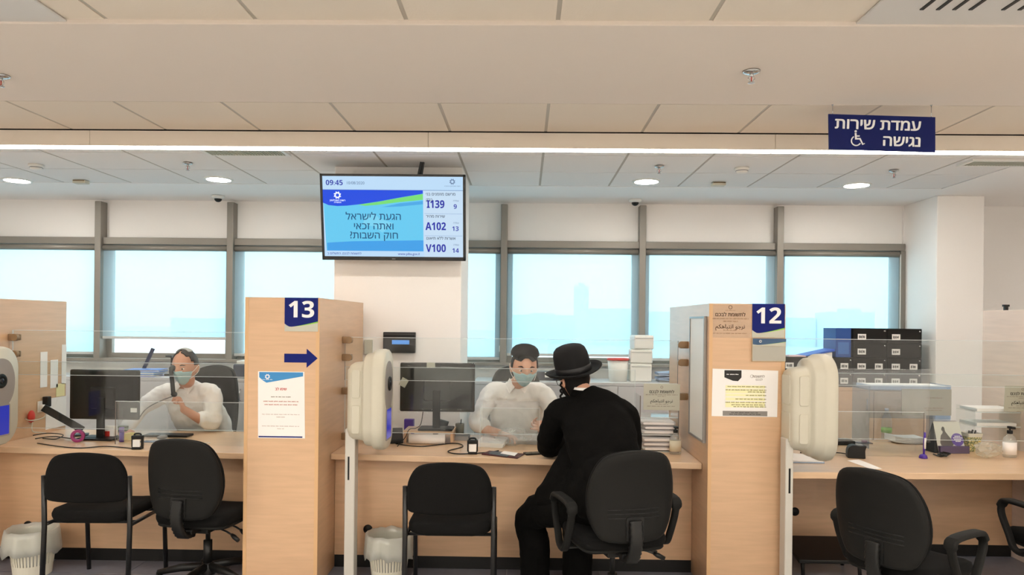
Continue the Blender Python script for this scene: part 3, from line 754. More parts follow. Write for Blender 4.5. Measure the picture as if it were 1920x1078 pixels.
# ------------------------------------------------------------------ waste bins with liners
LINER = clear_mat('thin white bin liner', (.93, .94, .92), .05, .5, haze=.45, hazecol=(.92, .92, .88), rough=.3)
BINW = mat('off white bin plastic', (226, 220, 202), .5)
def bin_(lab, loc, sd):
    r = random.Random(sd)
    t = thing('waste_bin', lab, 'bin', loc, r.random(), 'white waste bins')
    m = MB(); n = 40; h = .265
    R = lambda z: .105+.03*z/h
    m.lathe([(0, 0), (R(0), 0), (R(.07), .07), (R(.07)-.006, .07), (R(0)-.006, .006), (0, .006)], n=n)
    m.lathe([(R(.18), .18), (R(h), h), (R(h)-.006, h), (R(.18)-.006, .18)], n=n, ring=True)
    for k in range(n):
        a = 2*PI*k/n; d = Vector((math.cos(a), math.sin(a), 0)); q = Vector((-d.y, d.x, 0))
        vs = [d*R(z)*f+q*s_+Vector((0, 0, z)) for z in (.068, .182) for f, s_ in ((1, -.005), (1, .005), (.96, .005), (.96, -.005))]
        m._add(vs, [(0, 1, 2, 3), (7, 6, 5, 4), (0, 4, 5, 1), (1, 5, 6, 2), (2, 6, 7, 3), (3, 7, 4, 0)])
    m.build('basket', BINW, t)
    m = MB(); m.sm = True; rings = []; N = 48
    amp = [r.uniform(-1, 1) for _ in range(N)]; amp = [(amp[i-1]+amp[i]*2+amp[(i+1) % N])/4 for i in range(N)]
    prof = [(.10, .02), (.118, .15), (.125, .25), (.134, .285), (.143, .287), (.148, .25), (.152, .20), (.157, .15)]
    for j, (rr, z) in enumerate(prof):
        w = 0 if j < 3 else (j-2)*.0055
        rings.append([Vector(((rr+amp[k]*w+.004*math.sin(k*1.9)*(j > 3))*math.cos(2*PI*k/N), (rr+amp[k]*w)*math.sin(2*PI*k/N), z+amp[(k+7) % N]*w*1.2)) for k in range(N)])
    m.loft(rings, caps=False)
    o = m.build('liner', LINER, t); md = o.modifiers.new('thick', 'SOLIDIFY'); md.thickness = .0008
    return t
p = onz(62, 1072, .10); bin_('white waste bin with a loose liner left of the first visitor chair', (W(62, 1000, 4.48).x, 4.48, .004), 3)
bin_('white waste bin with a loose liner behind the kiosk post, left of the middle chair', (W(730, 1000, 4.5).x, 4.5, .004), 8)

# ------------------------------------------------------------------ photo kiosks on posts
FACEG = mat('grey kiosk face', (150, 142, 136), .35)
SCRB = mat('blue kiosk screen', (30, 34, 110), .15, emit=((50, 60, 190), .5))
def kiosk(lab, x0, y, zc, pole=True, pw=.042):
    t = thing('photo_kiosk', lab, 'kiosk', (x0, y, .004), 0, 'cream photo kiosks on posts')
    m = MB(); m.sm = True; rings = []
    secs = [(0, .17, .40, .05), (.008, .20, .44, .07), (.03, .225, .47, .08), (.085, .235, .485, .085), (.098, .245, .50, .09), (.104, .29, .545, .11), (.115, .305, .565, .12), (.15, .31, .575, .125), (.158, .325, .60, .13), (.172, .335, .612, .135), (.205, .34, .618, .138), (.226, .33, .608, .135), (.234, .31, .588, .126)]
    for x, w, h, r in secs:
        rings.append([Vector((x, a, b+zc-(.01 if x < .1 else 0))) for a, b in rrect(w, h, r, 8)])
    m.loft(rings); m.build('housing', CREAM, t)
    # raised panels on the rounded back and side flutes
    for z, hh in ((zc+.10, .17), (zc-.115, .17)):
        m = MB(); m.prism(rrect(.13, hh, .02, 4, 0, z), lambda a, b: (-.006, a, b), lambda a, b: (.004, a*1.06, (b-z)*1.05+z)); m.build('back_panel', CREAM, t, bevel=.003)
        for sy in (-1, 1):
            m = MB(); m.prism(rrect(.05, hh, .012, 4, .058, z), lambda a, b: (a, sy*.121, b), lambda a, b: (a, sy*.108, b)); m.build('side_panel', CREAM, t, bevel=.003)
    m = MB(); m.sm = False
    m.prism(smooth_closed([(0, .235), (.075, .21), (.115, .14), (.12, .06), (.10, -.01), (.05, -.06), (-.05, -.06), (-.10, -.01), (-.12, .06), (-.115, .14), (-.075, .21)], 4), lambda a, b: (.230, a, b+zc), lambda a, b: (.2375, a, b+zc)); m.build('face_plate', FACEG, t)
    m = MB(); m.sm = True; Rx = Matrix.Rotation(PI/2, 3, 'Y')
    m.lathe([(0, 0), (.042, 0), (.045, .006), (.04, .012), (.028, .008), (0, .008)], (.236, 0, zc+.095), R=Rx); ln = m.build('lens_ring', BLACK, t)
    m = MB(); m.sm = True; m.ball((.243, 0, zc+.095), (.008, .018, .018)); m.build('lens', mat('lens glass', (30, 30, 40), .05) if 'lens glass' not in bpy.data.materials else bpy.data.materials['lens glass'], ln)
    m = MB(); m.prism(rrect(.16, .20, .012, 3, 0, zc-.15), lambda a, b: (.230, a, b), lambda a, b: (.2385, a, b)); sc_ = m.build('screen_bezel', FACEG, t)
    m = MB(); m.prism(rrect(.14, .18, .006, 3, 0, zc-.15), lambda a, b: (.236, a, b), lambda a, b: (.2395, a, b)); m.build('screen', SCRB, sc_)
    if pole:
        m = MB(); m.box(-.02, pw, -.055, .035, 0, zc-.18); m.build('post', mat('kiosk post paint', (205, 200, 190), .4) if 'kiosk post paint' not in bpy.data.materials else bpy.data.materials['kiosk post paint'], t, bevel=.006)
        m = MB()
        for k in range(16): m.box(-.001, .008, -.0565, -.054, zc-.49+k*.0085, zc-.485+k*.0085)
        m.box(-.002, .009, -.0555, -.053, zc-.493, zc-.35); m.build('slot_strip', BLACK, t)
        m = MB(); m.sm = True; m.tube(smooth_open([(.01, .046, zc-.22), (.01, .046, zc-.5), (.01, .048, zc-.85), (.01, .05, .02)], 6), .011, 8); m.build('cable', BLACK, t)
        m = MB(); m.box(-.015, pw+.005, -.05, .07, 0, .012); m.build('foot_plate', BLACK, t, bevel=.003)
    return t
kiosk('cream photo kiosk on a white post beside divider 13, lens and blue screen in profile', W(660, 750, 4.45).x-.005, 4.44, 1.130)
kiosk('cream photo kiosk seen from behind, beside the divider marked 12', 1.527, 4.22, 1.139, pw=.025)
kiosk('cream photo kiosk at the left edge, only its grey oval face showing', AL+.045, 4.40, 1.12)

# ------------------------------------------------------------------ hanging screen
def em(name, col, k=.82):
    m = bpy.data.materials.new(name); m.use_nodes = True; b = m.node_tree.nodes['Principled BSDF']
    b.inputs['Base Color'].default_value = (.01, .01, .01, 1); b.inputs['Roughness'].default_value = .3; b.inputs['Specular IOR Level'].default_value = .15
    b.inputs['Emission Color'].default_value = (*lin(col), 1); b.inputs['Emission Strength'].default_value = k; return m
def tv():
    YT = 5.36; c = (W(602, 408, YT)+W(873, 408, YT))/2
    wd = (W(872.5, 408, YT).x-W(602, 408, YT).x); ht = wd*.590
    tilt = math.radians(9)
    u = Vector((1, 0, 0)); n = Vector((0, -math.cos(tilt), -math.sin(tilt))); v = Vector((0, -math.sin(tilt), math.cos(tilt)))
    R = Matrix((u, v, n)).transposed()
    t = thing('information_screen', 'flat wide screen hanging before the column, showing queue numbers on blue', 'screen', (c.x, c.y, c.z))
    L = lambda a, b, d: c+u*a+v*b+n*d
    def q(x0, x1, y0, y1, d0, d1, name, m, bevel=0):
        return MB().prism([(x0, y0), (x1, y0), (x1, y1), (x0, y1)], lambda a, b: L(a, b, d0), lambda a, b: L(a, b, d1)).build(name, m, t, world=True, bevel=bevel)
    hw, hh = wd/2, ht/2
    q(-hw, hw, -hh, hh, -.045, 0, 'cabinet', BLACK, .004)
    q(-hw*.5, hw*.5, -hh*.5, hh*.5, -.075, -.044, 'back_box', BLACK, .006)
    m = MB(); bz = .018
    for a in ((-hw, hw, hh-.017, hh), (-hw, hw, -hh, -hh+.028), (-hw, -hw+bz, -hh, hh), (hw-bz, hw, -hh, hh)):
        m.prism([(a[0], a[2]), (a[1], a[2]), (a[1], a[3]), (a[0], a[3])], lambda p_, q_: L(p_, q_, 0), lambda p_, q_: L(p_, q_, .006))
    m.build('bezel', mat('glossy black bezel', (12, 12, 13), .2), t, world=True)
    sx0, sx1, sy0, sy1 = -hw+bz, hw-bz, -hh+.028, hh-.017
    X = lambda f: sx0+(sx1-sx0)*f; Yf = lambda f: sy1-(sy1-sy0)*f
    sub = MB().prism([(sx0, sy0), (sx1, sy0), (sx1, sy1), (sx0, sy1)], lambda a, b: L(a, b, 0), lambda a, b: L(a, b, .0012)).build('display', em('screen pale blue', (190, 222, 250), .85), t, world=True)
    def piece(pts, d, name, m):
        return MB().prism([(X(a), Yf(b)) for a, b in pts][::-1], lambda a, b: L(a, b, d-.0003), lambda a, b: L(a, b, d)).build(name, m, sub, world=True)
    # fix parent offsets: pieces are children of the display, whose own frame equals the screen's
    piece([(.0, .17), (.715, .17), (.715, .93), (.015, .93)], .0018, 'picture_panel', em('screen cyan', (104, 206, 246)))
    piece([(.72, .175), (1, .175), (1, 1), (.72, 1)], .0018, 'queue_panel', em('screen white blue', (204, 228, 250)))
    wave = [(.0, .33), (.04, .36), (.1, .37), (.17, .365), (.27, .345), (.4, .31), (.55, .26), (.715, .21)]
    piece([(.0, .17), (.715, .17)]+wave[::-1], .0026, 'blue_wave', em('screen royal blue', (24, 78, 232)))
    gr = [(.25, .352), (.4, .312), (.55, .262), (.715, .212), (.715, .285), (.55, .315), (.4, .35), (.3, .365)]
    piece(gr, .0023, 'green_wave', em('screen lime', (122, 226, 120)))
    piece([(.42, .38), (.55, .33), (.715, .30), (.715, .34), (.55, .37)], .0022, 'mid_wave', em('screen mid blue', (74, 172, 236)))
    piece([(.02, .83), (.2, .81), (.45, .80), (.715, .79), (.715, .93), (.02, .93)], .0022, 'lower_wave', em('screen sea blue', (64, 164, 238)))
    piece([(.36, .45), (.40, .52), (.50, .58), (.42, .70), (.36, .62), (.28, .60), (.30, .50)], .0021, 'soft_patch', em('screen aqua', (126, 216, 248)))
    NB, DB = em('screen navy ink', (44, 50, 170)), em('screen dark teal ink', (24, 84, 130)); WI = em('screen white', (235, 245, 255), 1.1); GI = em('screen grey ink', (96, 120, 160)); BI = em('screen black ink', (44, 56, 80))
    RT = R
    def tx(s, size, fx, fy, m, bold=0, align='CENTER', name='lettering', **k): text(s, size, L(X(fx), Yf(fy), .0032), RT, m, sub, bold=bold, align=align, name=name, depth=.0003, **k)
    tx('09:45', .052, .085, .085, NB, 0, name='clock_time', heavy=True); tx('10/08/2020', .03, .235, .085, GI, name='date')
    for s_, fy in (('הגעת לישראל', .50), ('ואתה זכאי', .62), ('חוק השבות?', .735)): tx(s_, .074, .36, fy, DB, .008, name='message_line')
    for a, b, n_, w_, fy in (('מרשם מוזמנים בני', 'I139', '9', 'א', .345), ('שירות מהיר', 'A102', '13', '', .62), ('אשרות ללא תיאום', 'V100', '14', '', .895)):
        tx(b, .078, .805, fy, NB, .012, name='queue_number', heavy=True, sx=.82); tx(n_, .046, .945, fy+.025, NB, 0, name='desk_number', heavy=True)
        tx(a, .030, .735, fy-.13 if n_ != '9' else .215, BI, .008, 'LEFT', name='queue_name'); tx('עמדה', .018, .95, fy-.05, GI, name='desk_word')
    tx('ברק', .030, .735, .285, BI, .008, 'LEFT', name='queue_name')
    tx('לתשומת לבכם, התשלום ב', .024, .02, .965, NB, .006, 'LEFT', name='ticker'); tx('www.piba.gov.il', .026, .53, .965, NB, .006, 'LEFT', name='ticker')
    for fy in (.455, .73): piece([(.725, fy), (.995, fy), (.995, fy+.005), (.725, fy+.005)], .0024, 'divider_line', em('screen line', (150, 180, 220)))
    piece([(.0, .165), (1, .165), (1, .171), (0, .171)], .0024, 'divider_line', em('screen line', (110, 140, 190)))
    emblem(L(X(.105), Yf(.235), .0030), .028, RT, WI, sub); tx('רשות האוכלוסין', .018, .105, .30, WI, .01, name='agency_name'); tx('וההגירה', .016, .105, .325, WI, .01, name='agency_name')
    emblem(L(X(.925), Yf(.06), .0025), .022, RT, GI, sub); tx('רשות האוכלוסין וההגירה', .012, .925, .115, GI, name='agency_name')
    # small maker mark as a plain bar and the ceiling bracket
    q(-.013, .013, -hh+.009, -hh+.013, .006, .0066, 'maker_mark', GREYP)
    m = MB(); a = L(.19, hh-.01, -.03); m.tube([a, Vector((a.x+.02, a.y, ZC-.012))], .012, 8); m.tube([a+Vector((.02, .0, .0)), Vector((a.x+.035, a.y, ZC-.012))], .009, 8); m.build('ceiling_bracket', STEELB, t, world=True)
    MB().box(c.x-.2, c.x+.2, c.y+.05, 5.545, c.z-.12, c.z+.12).build('wall_mount', BLACK, t, world=True)
tv()

# ------------------------------------------------------------------ hanging desk sign
def hanging_sign():
    Y = 3.9; P = [W(*p, Y) for p in ((1553, 214), (1753, 220), (1753, 286), (1554, 280))]
    t = thing('hanging_sign', 'dark blue ceiling sign with white Hebrew words and wheelchair symbol', 'sign', ((P[0].x+P[1].x)/2, Y, P[3].z))
    MB().pxz([(p.x, p.z) for p in P], Y-.004, Y+.004).build('board', SIGNBLUE, t, world=True)
    dx = (P[1]-P[0]); ang = math.atan2(dx.z, dx.x)
    R = Matrix.Rotation(-ang, 3, 'Y') @ RF
    def pt(u, v): return P[0]+(P[1]-P[0])*u+(P[3]-P[0])*v
    a = pt(.865, .27); text('עמדת שירות', .083, (a.x, Y-.0045, a.z), R, WHITEI, t, bold=.022, align='RIGHT', name='lettering', sx=1.08)
    a = pt(.865, .72); text('נגישה', .083, (a.x, Y-.0045, a.z), R, WHITEI, t, bold=.022, align='RIGHT', name='lettering', sx=1.08)
    # wheelchair symbol
    m = MB(); c = pt(.255, .70); s = .03; f0 = lambda u, v: Vector((c.x+u*s, Y-.0052, c.z+v*s)); f1 = lambda u, v: Vector((c.x+u*s, Y-.0042, c.z+v*s))
    ring = [(math.cos(math.radians(a)), math.sin(math.radians(a))) for a in range(120, 345, 15)]
    m.prism([(.95*x, .95*y-.25) for x, y in ring]+[(.74*x, .74*y-.25) for x, y in ring[::-1]], f0, f1)
    m.prism([(-.1+.22*math.cos(k*PI/6), 1.45+.22*math.sin(k*PI/6)) for k in range(12)], f0, f1)
    m.prism([(-.28, 1.15), (.05, 1.15), (.08, .72), (.6, .72), (.6, .5), (.1, .5), (.12, .25), (.75, .25), (1.25, -.75), (1.5, -.62), (1.55, -.8), (1.1, -1.0), (.6, -.02), (-.2, -.02)], f0, f1)
    m.build('wheelchair_symbol', WHITEI, t, world=True)
    for u in (.04, .965):
        a = pt(u, .05); m = MB(); m.sm = True; m.tube([(a.x, Y, a.z), (a.x, Y, ZC-.004)], .0018, 6); m.cyl((a.x, Y, ZC-.008), (a.x, Y, ZC-.003), .006, n=10); m.build('wire', CHROME, t, world=True)
hanging_sign()

# ------------------------------------------------------------------ ceiling fittings
def sprinkler(px, py, lab, z=ZC-.006, k=1.0):
    p = onz(px, py, z)
    t = thing('sprinkler', lab, 'sprinkler', p, 0, 'ceiling sprinklers')
    m = MB(); m.sm = True; m.lathe([(0, .002), (.036*k, .001), (.034*k, -.006), (.018*k, -.012), (0, -.012)], n=20); m.build('flange', CHROME, t)
    m = MB(); m.sm = True
    m.cyl((0, 0, -.01), (0, 0, -.024), .009, n=10)
    for s_ in (-1, 1): m.tube(smooth_open([(s_*.006, 0, -.02), (s_*.015, 0, -.034), (s_*.003, 0, -.05)], 4), .0028, 6)
    m.cyl((0, 0, -.05), (0, 0, -.054), .004, n=8); m.build('frame_arms', CHROME, t)
    m = MB(); m.sm = True; m.cyl((0, 0, -.052), (0, 0, -.055), .014*k, n=14); m.build('deflector', CHROME, t)
    m = MB(); m.sm = True; m.cyl((0, 0, -.024), (0, 0, -.05), .0026, n=8); m.build('bulb', RED, t)
sprinkler(1409, 134, 'chrome sprinkler on the plain front ceiling band, upper right', ZC-.007, 1.15)
sprinkler(2, 142, 'chrome sprinkler cut off by the left edge of the front ceiling band', ZC-.007, 1.15)
sprinkler(352, 306, 'small sprinkler on the rear ceiling above the left windows')
sprinkler(1236, 312, 'small sprinkler on the rear ceiling just above a downlight, right of the screen')
sprinkler(1676, 320, 'small sprinkler on the rear ceiling below the blue hanging sign')
def detector(px, py, lab, box=False):
    p = onz(px, py, ZC-.001)
    t = thing('ceiling_sensor' if box else 'smoke_detector', lab, 'sensor' if box else 'detector', p, 0, 'ceiling detectors')
    if box:
        m = MB(); m.box(-.055, .055, -.035, .035, -.03, -.002); m.build('housing', CREAM, t, bevel=.004)
        m = MB(); m.box(-.05, .05, -.037, -.034, -.012, -.005); m.build('lens_slot', mat('bronze sensor slot', (120, 100, 70), .4) if 'bronze sensor slot' not in bpy.data.materials else bpy.data.materials['bronze sensor slot'], t)
    else:
        m = MB(); m.sm = True; m.lathe([(0, 0), (.055, 0), (.056, -.012), (.045, -.018), (.04, -.034), (.03, -.04), (0, -.042)], n=24); m.build('housing', WHITEP, t)
        m = MB(); m.sm = True; m.lathe([(.045, -.02), (.047, -.022), (.045, -.026), (.043, -.023)], n=24, ring=True); m.build('vent_ring', GREYP, t)
detector(68, 309, 'white round smoke detector on the rear ceiling, far left'); detector(1391, 315, 'white round smoke detector on the rear ceiling left of the hanging sign')
detector(152, 338, 'small boxy beige sensor on the rear ceiling above the left windows', True); detector(1347, 342, 'small boxy beige sensor on the rear ceiling right of the middle downlight', True)
def dome(px, py, lab):
    p = onz(px, py, ZC-.004)
    t = thing('dome_camera', lab, 'camera', p, 0, 'dome cameras')
    m = MB(); m.sm = True; m.lathe([(0, 0), (.06, 0), (.06, -.02), (.045, -.03), (0, -.03)], n=24); m.build('base', WHITEP, t)
    m = MB(); m.sm = True; m.ball((0, 0, -.028), (.036, .036, .034)); m.build('dome', BLACK, t)
dome(409, 367, 'small dome camera under the soffit beside the left window post'); dome(1191, 374, 'small dome camera under the soffit beside the right window posts')
def grille(pxa, pxb, py, lab, d=.14):
    a, b = onz(pxa, py, ZC-.003), onz(pxb, py, ZC-.003)
    t = thing('air_grille', lab, 'vent', ((a.x+b.x)/2, a.y, ZC-.003), 0, 'ceiling air vents')
    MB().box(a.x, b.x, a.y-d/2, a.y+d/2, ZC-.006, ZC-.0005).build('backing', VOID, t, world=True)
    m = MB(); k = a.x
    while k < b.x: m.box(k, k+.008, a.y-d/2, a.y+d/2, ZC-.014, ZC-.006); k += .02
    m.build('slats', GREYC, t, world=True)
    m = MB()
    for q in ((a.x-.025, b.x+.025, a.y-d/2-.025, a.y-d/2), (a.x-.025, b.x+.025, a.y+d/2, a.y+d/2+.025), (a.x-.025, a.x, a.y-d/2, a.y+d/2), (b.x, b.x+.025, a.y-d/2, a.y+d/2)): m.box(*q, ZC-.015, ZC-.001)
    m.build('frame', WHITEP, t, world=True)
grille(390, 530, 284, 'slatted air grille behind the light strip, left of the screen'); grille(1815, 1945, 304, 'slatted air grille behind the light strip at the right edge')
def diffuser(cx, cy, lab):
    t = thing('air_diffuser', lab, 'vent', (cx, cy, ZC-.002), 0, 'square air diffusers'); r = .42
    MB().box(cx-r, cx+r, cy-.29, cy+.29, ZC-.010, ZC-.0005).build('plate', mat('grey white metal', (206, 202, 198), .5) if 'grey white metal' not in bpy.data.materials else bpy.data.materials['grey white metal'], t, bevel=.004, world=True)
    for s_ in (-1, 1):
        for k in range(4):
            x = cx+s_*(.06+k*.06)
            m = MB(); m.pxy([(x-.007, cy-.22), (x+.007, cy-.22), (x+.007, cy+.15), (x-.007, cy+.15)], ZC-.0135, ZC-.0085); m.build('slot', BLACK, t, world=True)
p = onz(60, 52, ZC); diffuser(p.x-.22, 2.56, 'square white ceiling diffuser with black slots in the top left corner')
p = onz(1790, 60, ZC); diffuser(p.x-.02, 2.56, 'square white ceiling diffuser with black slots in the top right corner')

# ------------------------------------------------------------------ things on the counters
def desk(px, py): return onz(px, py, ZD+.0005)
def simple(name, lab, cat, m, mb, loc, group=None, bevel=0):
    return tag(mb.build(name, m, loc=loc, bevel=bevel), lab, cat, group)
MB_BLACK = mat('matt black monitor', (17, 16, 15), .45, spec=.25)
SCREENM = mat('monitor back', (24, 23, 21), .4, spec=.3)
def monitor(lab, corners, Y, foot, sticker=None, wrap=False, zbase=ZD, yaw=0):
    P = [W(px, py, Y) for px, py in corners]         # TL, TR, BR, BL
    c = sum(P, Vector())/4; w = ((P[1]-P[0]).length+(P[2]-P[3]).length)/2; h = ((P[0]-P[3]).length+(P[1]-P[2]).length)/2
    t = thing('computer_monitor', lab, 'monitor', (c.x, Y, zbase+.0005), yaw, 'computer monitors seen from behind')
    z = c.z-zbase
    m = MB(); m.sm = True
    rings = [[Vector((a*s_, d, b*s_+z)) for a, b in rrect(w, h, .012, 4)] for s_, d in ((.86, -.012), (.97, -.006), (1, .004), (1, .02), (.985, .024))]
    m.loft(rings); m.build('housing', MB_BLACK, t)
    m = MB(); m.prism(rrect(w*.34, h*.42, .015, 4, 0, z-h*.06), lambda a, b: (a, -.026, b), lambda a, b: (a*1.1, -.010, (b-z)*1.05+z)); m.build('rear_bulge', SCREENM, t, bevel=.003)
    MB().box(-w/2+.008, w/2-.008, .022, .0255, z-h/2+.012, z+h/2-.008).build('display', em('lit desktop', (150, 180, 210), .5) if 'lit desktop' not in bpy.data.materials else bpy.data.materials['lit desktop'], t)
    MB().box(-.026, .026, -.045, -.024, .012, z-.02).build('stand_neck', BLACK, t, bevel=.003)
    m = MB(); m.prism(rrect(foot, .17, .012, 3, 0, -.03), lambda a, b: (a, b, 0), lambda a, b: (a, b, .014)); m.build('stand_base', BLACK, t, bevel=.002)
    if sticker:
        x, zz, sw, sh = sticker; MB().box(x-sw/2, x+sw/2, -.0135, -.0105, zz+z-sh/2, zz+z+sh/2).build('label_sticker', PAPER, t)
    if wrap:
        r = random.Random(5); m = MB(); m.sm = True; nx, nz = 14, 9; vs = []
        for j in range(nz+1):
            for i in range(nx+1):
                u, v = i/nx-.5, j/nz-.5
                vs.append(Vector((u*w*1.02, -.030-.010*r.random()-.012*(1-abs(u)*2)*(1-abs(v)*2), z+v*h*1.03)))
        m._add(vs, [(j*(nx+1)+i, j*(nx+1)+i+1, (j+1)*(nx+1)+i+1, (j+1)*(nx+1)+i) for j in range(nz) for i in range(nx)])
        o = m.build('plastic_wrap', clear_mat('clear plastic wrap', (.98, .985, .985), .025, .4, rough=.10), t); md = o.modifiers.new('thick', 'SOLIDIFY'); md.thickness = .0006
        for x, zz, sw, sh, a in ((-w*.08, h*.46, .06, .035, 0), (-w*.44, h*.1, .05, .06, .5)):
            m = MB(); m.cbox((x, -.034, z+zz), (sw, .001, sh), Matrix.Rotation(a, 3, 'Y')); m.build('tape_piece', GREYC, t)
    return t
def cable(lab, pts, r=.0035, m=None, group='loose black cables', name='cable'):
    P = smooth_open(pts, 8); mb = MB(); mb.sm = True; mb.tube(P, r, 6)
    return tag(mb.build(name, m or BLACK, loc=P[0]), lab, 'cable', group)

# left bay
monitor('black monitor turned away at the far left, a white sticker in its lower corner', [(127, 690), (259, 697), (263, 789), (131, 784)], 5.04, .26, sticker=(.225, -.105, .045, .03))
bpy.data.objects['computer_monitor'].rotation_euler.z = math.radians(-2)
t = simple('keyboard', 'dark keyboard on the left counter under the clerk with a handset', 'keyboard', BLACK, (lambda c: MB().box(c.x-.16, c.x+.16, c.y-.05, c.y+.06, ZD+.001, ZD+.016))(desk(315, 818)), desk(315, 818), bevel=.004)
c = desk(300, 829)
simple('desk_mat', 'blue grey mat lying flat on the left counter behind the ink stamp', 'mat', mat('blue grey mat', (96, 112, 136), .25), MB().pxy([(c.x-.17, c.y-.02), (c.x+.10, c.y-.02), (c.x+.16, c.y+.05), (c.x-.12, c.y+.05)], ZD+.0006, ZD+.003), c)
m = MB(); m.sm = True; c = desk(304, 824); m.ball((c.x, c.y, ZD+.018), (.03, .05, .0145), 16, 10); simple('computer_mouse', 'grey mouse on the mat of the left counter', 'mouse', GREYP, m, c)
def stamp(lab, px, py, k=1):
    c = desk(px, py); t = thing('ink_stamp', lab, 'stamp', c, math.radians(4), 'self inking stamps')
    m = MB(); m.box(-.03, .03, -.022, .022, 0, .018); m.build('base', BLACK, t, bevel=.003)
    m = MB()
    for s_ in (-1, 1): m.box(s_*.03-.005, s_*.03+.005, -.015, .015, .015, .075)
    m.box(-.035, .035, -.018, .018, .066, .09); m.build('frame', BLACK, t, bevel=.005)
    m = MB(); m.box(-.022, .022, -.021, -.017, .012, .064); m.build('white_window', PAPER, t)
    m = MB(); m.sm = True; m.tube(smooth_open([(-.022, 0, .088), (-.015, 0, .1), (.015, 0, .1), (.022, 0, .088)], 4), .006, 8); m.build('handle', BLACK, t)
    return t
stamp('black self inking stamp with white front on the left counter', 258, 842)
stamp('black self inking stamp with white front on the middle counter', 886, 851)
def glue(px, py, lab):
    c = desk(px, py); t = thing('glue_stick', lab, 'glue stick', c)
    m = MB(); m.sm = True; m.cyl((0, 0, 0), (0, 0, .065), .0155, n=18); m.build('tube', PURPLE, t)
    m = MB(); m.sm = True; m.cyl((0, 0, .066), (0, 0, .098), .0165, n=18); m.build('cap', mat('violet cap', (96, 60, 170), .4), t)
glue(228, 828, 'purple glue stick standing by the yellow notes')
c = desk(247, 824); simple('sticky_notes', 'yellow pad of sticky notes beside the purple glue stick', 'sticky notes', mat('yellow notes', (238, 218, 120), .7), MB().box(c.x-.04, c.x+.035, c.y-.03, c.y+.035, ZD+.001, ZD+.045), c, bevel=.001)
c = desk(146, 829); t = thing('tape_roll', 'magenta roll of tape on edge under the far left monitor', 'tape', c); m = MB(); m.sm = True
m.lathe([(.024, -.014), (.043, -.014), (.043, .014), (.024, .014)], (0, 0, .043), R=Matrix.Rotation(PI/2, 3, 'X') @ Matrix.Rotation(.3, 3, 'Y'), ring=True, n=28); m.build('ring', mat('magenta tape', (140, 40, 100), .4), t, bevel=.002)
c = desk(190, 826); t = thing('snack_box', 'small red and white box behind the stand of the left monitor', 'box', c); MB().box(-.04, .03, .100, .135, 0, .085).build('carton', PAPER, t, bevel=.002); MB().box(-.041, .0, .098, .1005, .01, .05).build('red_front', RED, t)
c = desk(206, 823); simple('green_carton', 'small dark green carton right of the left monitor stand', 'box', mat('dark green card', (52, 84, 54), .6), MB().box(c.x-.005, c.x+.055, c.y+.105, c.y+.14, ZD+.001, ZD+.075), c, bevel=.002)
def pen(lab, a, b, m, r=.0042, name='pen'):
    mb = MB(); mb.sm = True; mb.tube([a, b], r, 8); d = (Vector(b)-Vector(a)).normalized()
    mb.tube([Vector(b), Vector(b)+d*.012], [r, .001], 8); return tag(mb.build(name, m, loc=Vector(a)), lab, 'pen')
a, b = desk(352, 833), desk(392, 832); a.z = b.z = ZD+.0055; pen('white pen lying on the left counter near divider 13', a, b, WHITEP)
# things fixed to the far left divider side
def on_left(py, Y, px=None): return Vector((AL, Y, W(px or 100, py, Y).z))
def Yleft(px):                                        # depth at which the left divider face meets this column of the photo
    lo, hi = 4.3, 5.5
    for _ in range(40):
        mid = (lo+hi)/2
        if W(px, 700, mid).x > AL: lo = mid
        else: hi = mid
    return lo
def note_on_left(lab, pxa, pxb, pya, pyb, m=PAPER, name='pinned_note', g='papers on the far left divider'):
    ya, yb = Yleft(pxa), Yleft(pxb); za, zb_ = W(pxa, pyb, ya).z, W(pxa, pya, ya).z
    o = MB().box(AL+.0012, AL+.003, ya, yb, za, zb_).build(name, m, loc=(AL+.002, (ya+yb)/2, (za+zb_)/2)); return tag(o, lab, 'note', g)
note_on_left('narrow white strip of paper pinned furthest from the monitor on the left divider', 75, 88, 660, 727)
note_on_left('middle white strip of paper pinned on the left divider', 94, 108, 675, 728)
note_on_left('tall white strip of paper pinned next to the left divider edge', 115, 123.5, 646, 720)
note_on_left('small yellow note stuck low on the left divider', 105, 121, 720, 744, mat('pale yellow note', (236, 226, 170), .8))
o = note_on_left('large printed sheet hanging low on the left divider behind the cables', 86, 124, 748, 806)
y = Yleft(80); t = thing('wall_socket', 'white double socket on the far left divider above the red plug', 'socket', (AL, Yleft(76), W(76, 762, Yleft(76)).z))
MB().box(.001, .012, -.035, .06, -.04, .04).build('plate', WHITEP, t, bevel=.003); MB().box(.011, .05, .005, .05, -.005, .07).build('black_adapter', BLACK, t, bevel=.004); MB().box(.011, .04, -.028, .0, -.03, .015).build('white_plug', WHITEP, t, bevel=.004)
y = Yleft(54); t = thing('red_plug', 'red plug on the far left divider with a pale cable', 'plug', (AL, y, W(54, 781, y).z)); m = MB(); m.sm = True; m.ball((.022, 0, 0), (.02, .03, .045), 14, 10); m.build('body', RED, t); m = MB(); m.sm = True; m.tube(smooth_open([(.03, 0, -.04), (.045, -.02, -.10), (.06, .05, -.12), (.05, .12, -.135)], 6), .004, 6); m.build('pale_cord', CREAM, t)
y = Yleft(76); z = W(76, 762, y).z
cable('pale cable looping from the white socket to the red plug', [(AL+.045, y-.01, z-.01), (AL+.06, y-.04, z-.07), (AL+.05, y-.16, z-.08), (AL+.045, y-.22, z-.06)], .004, CREAM)
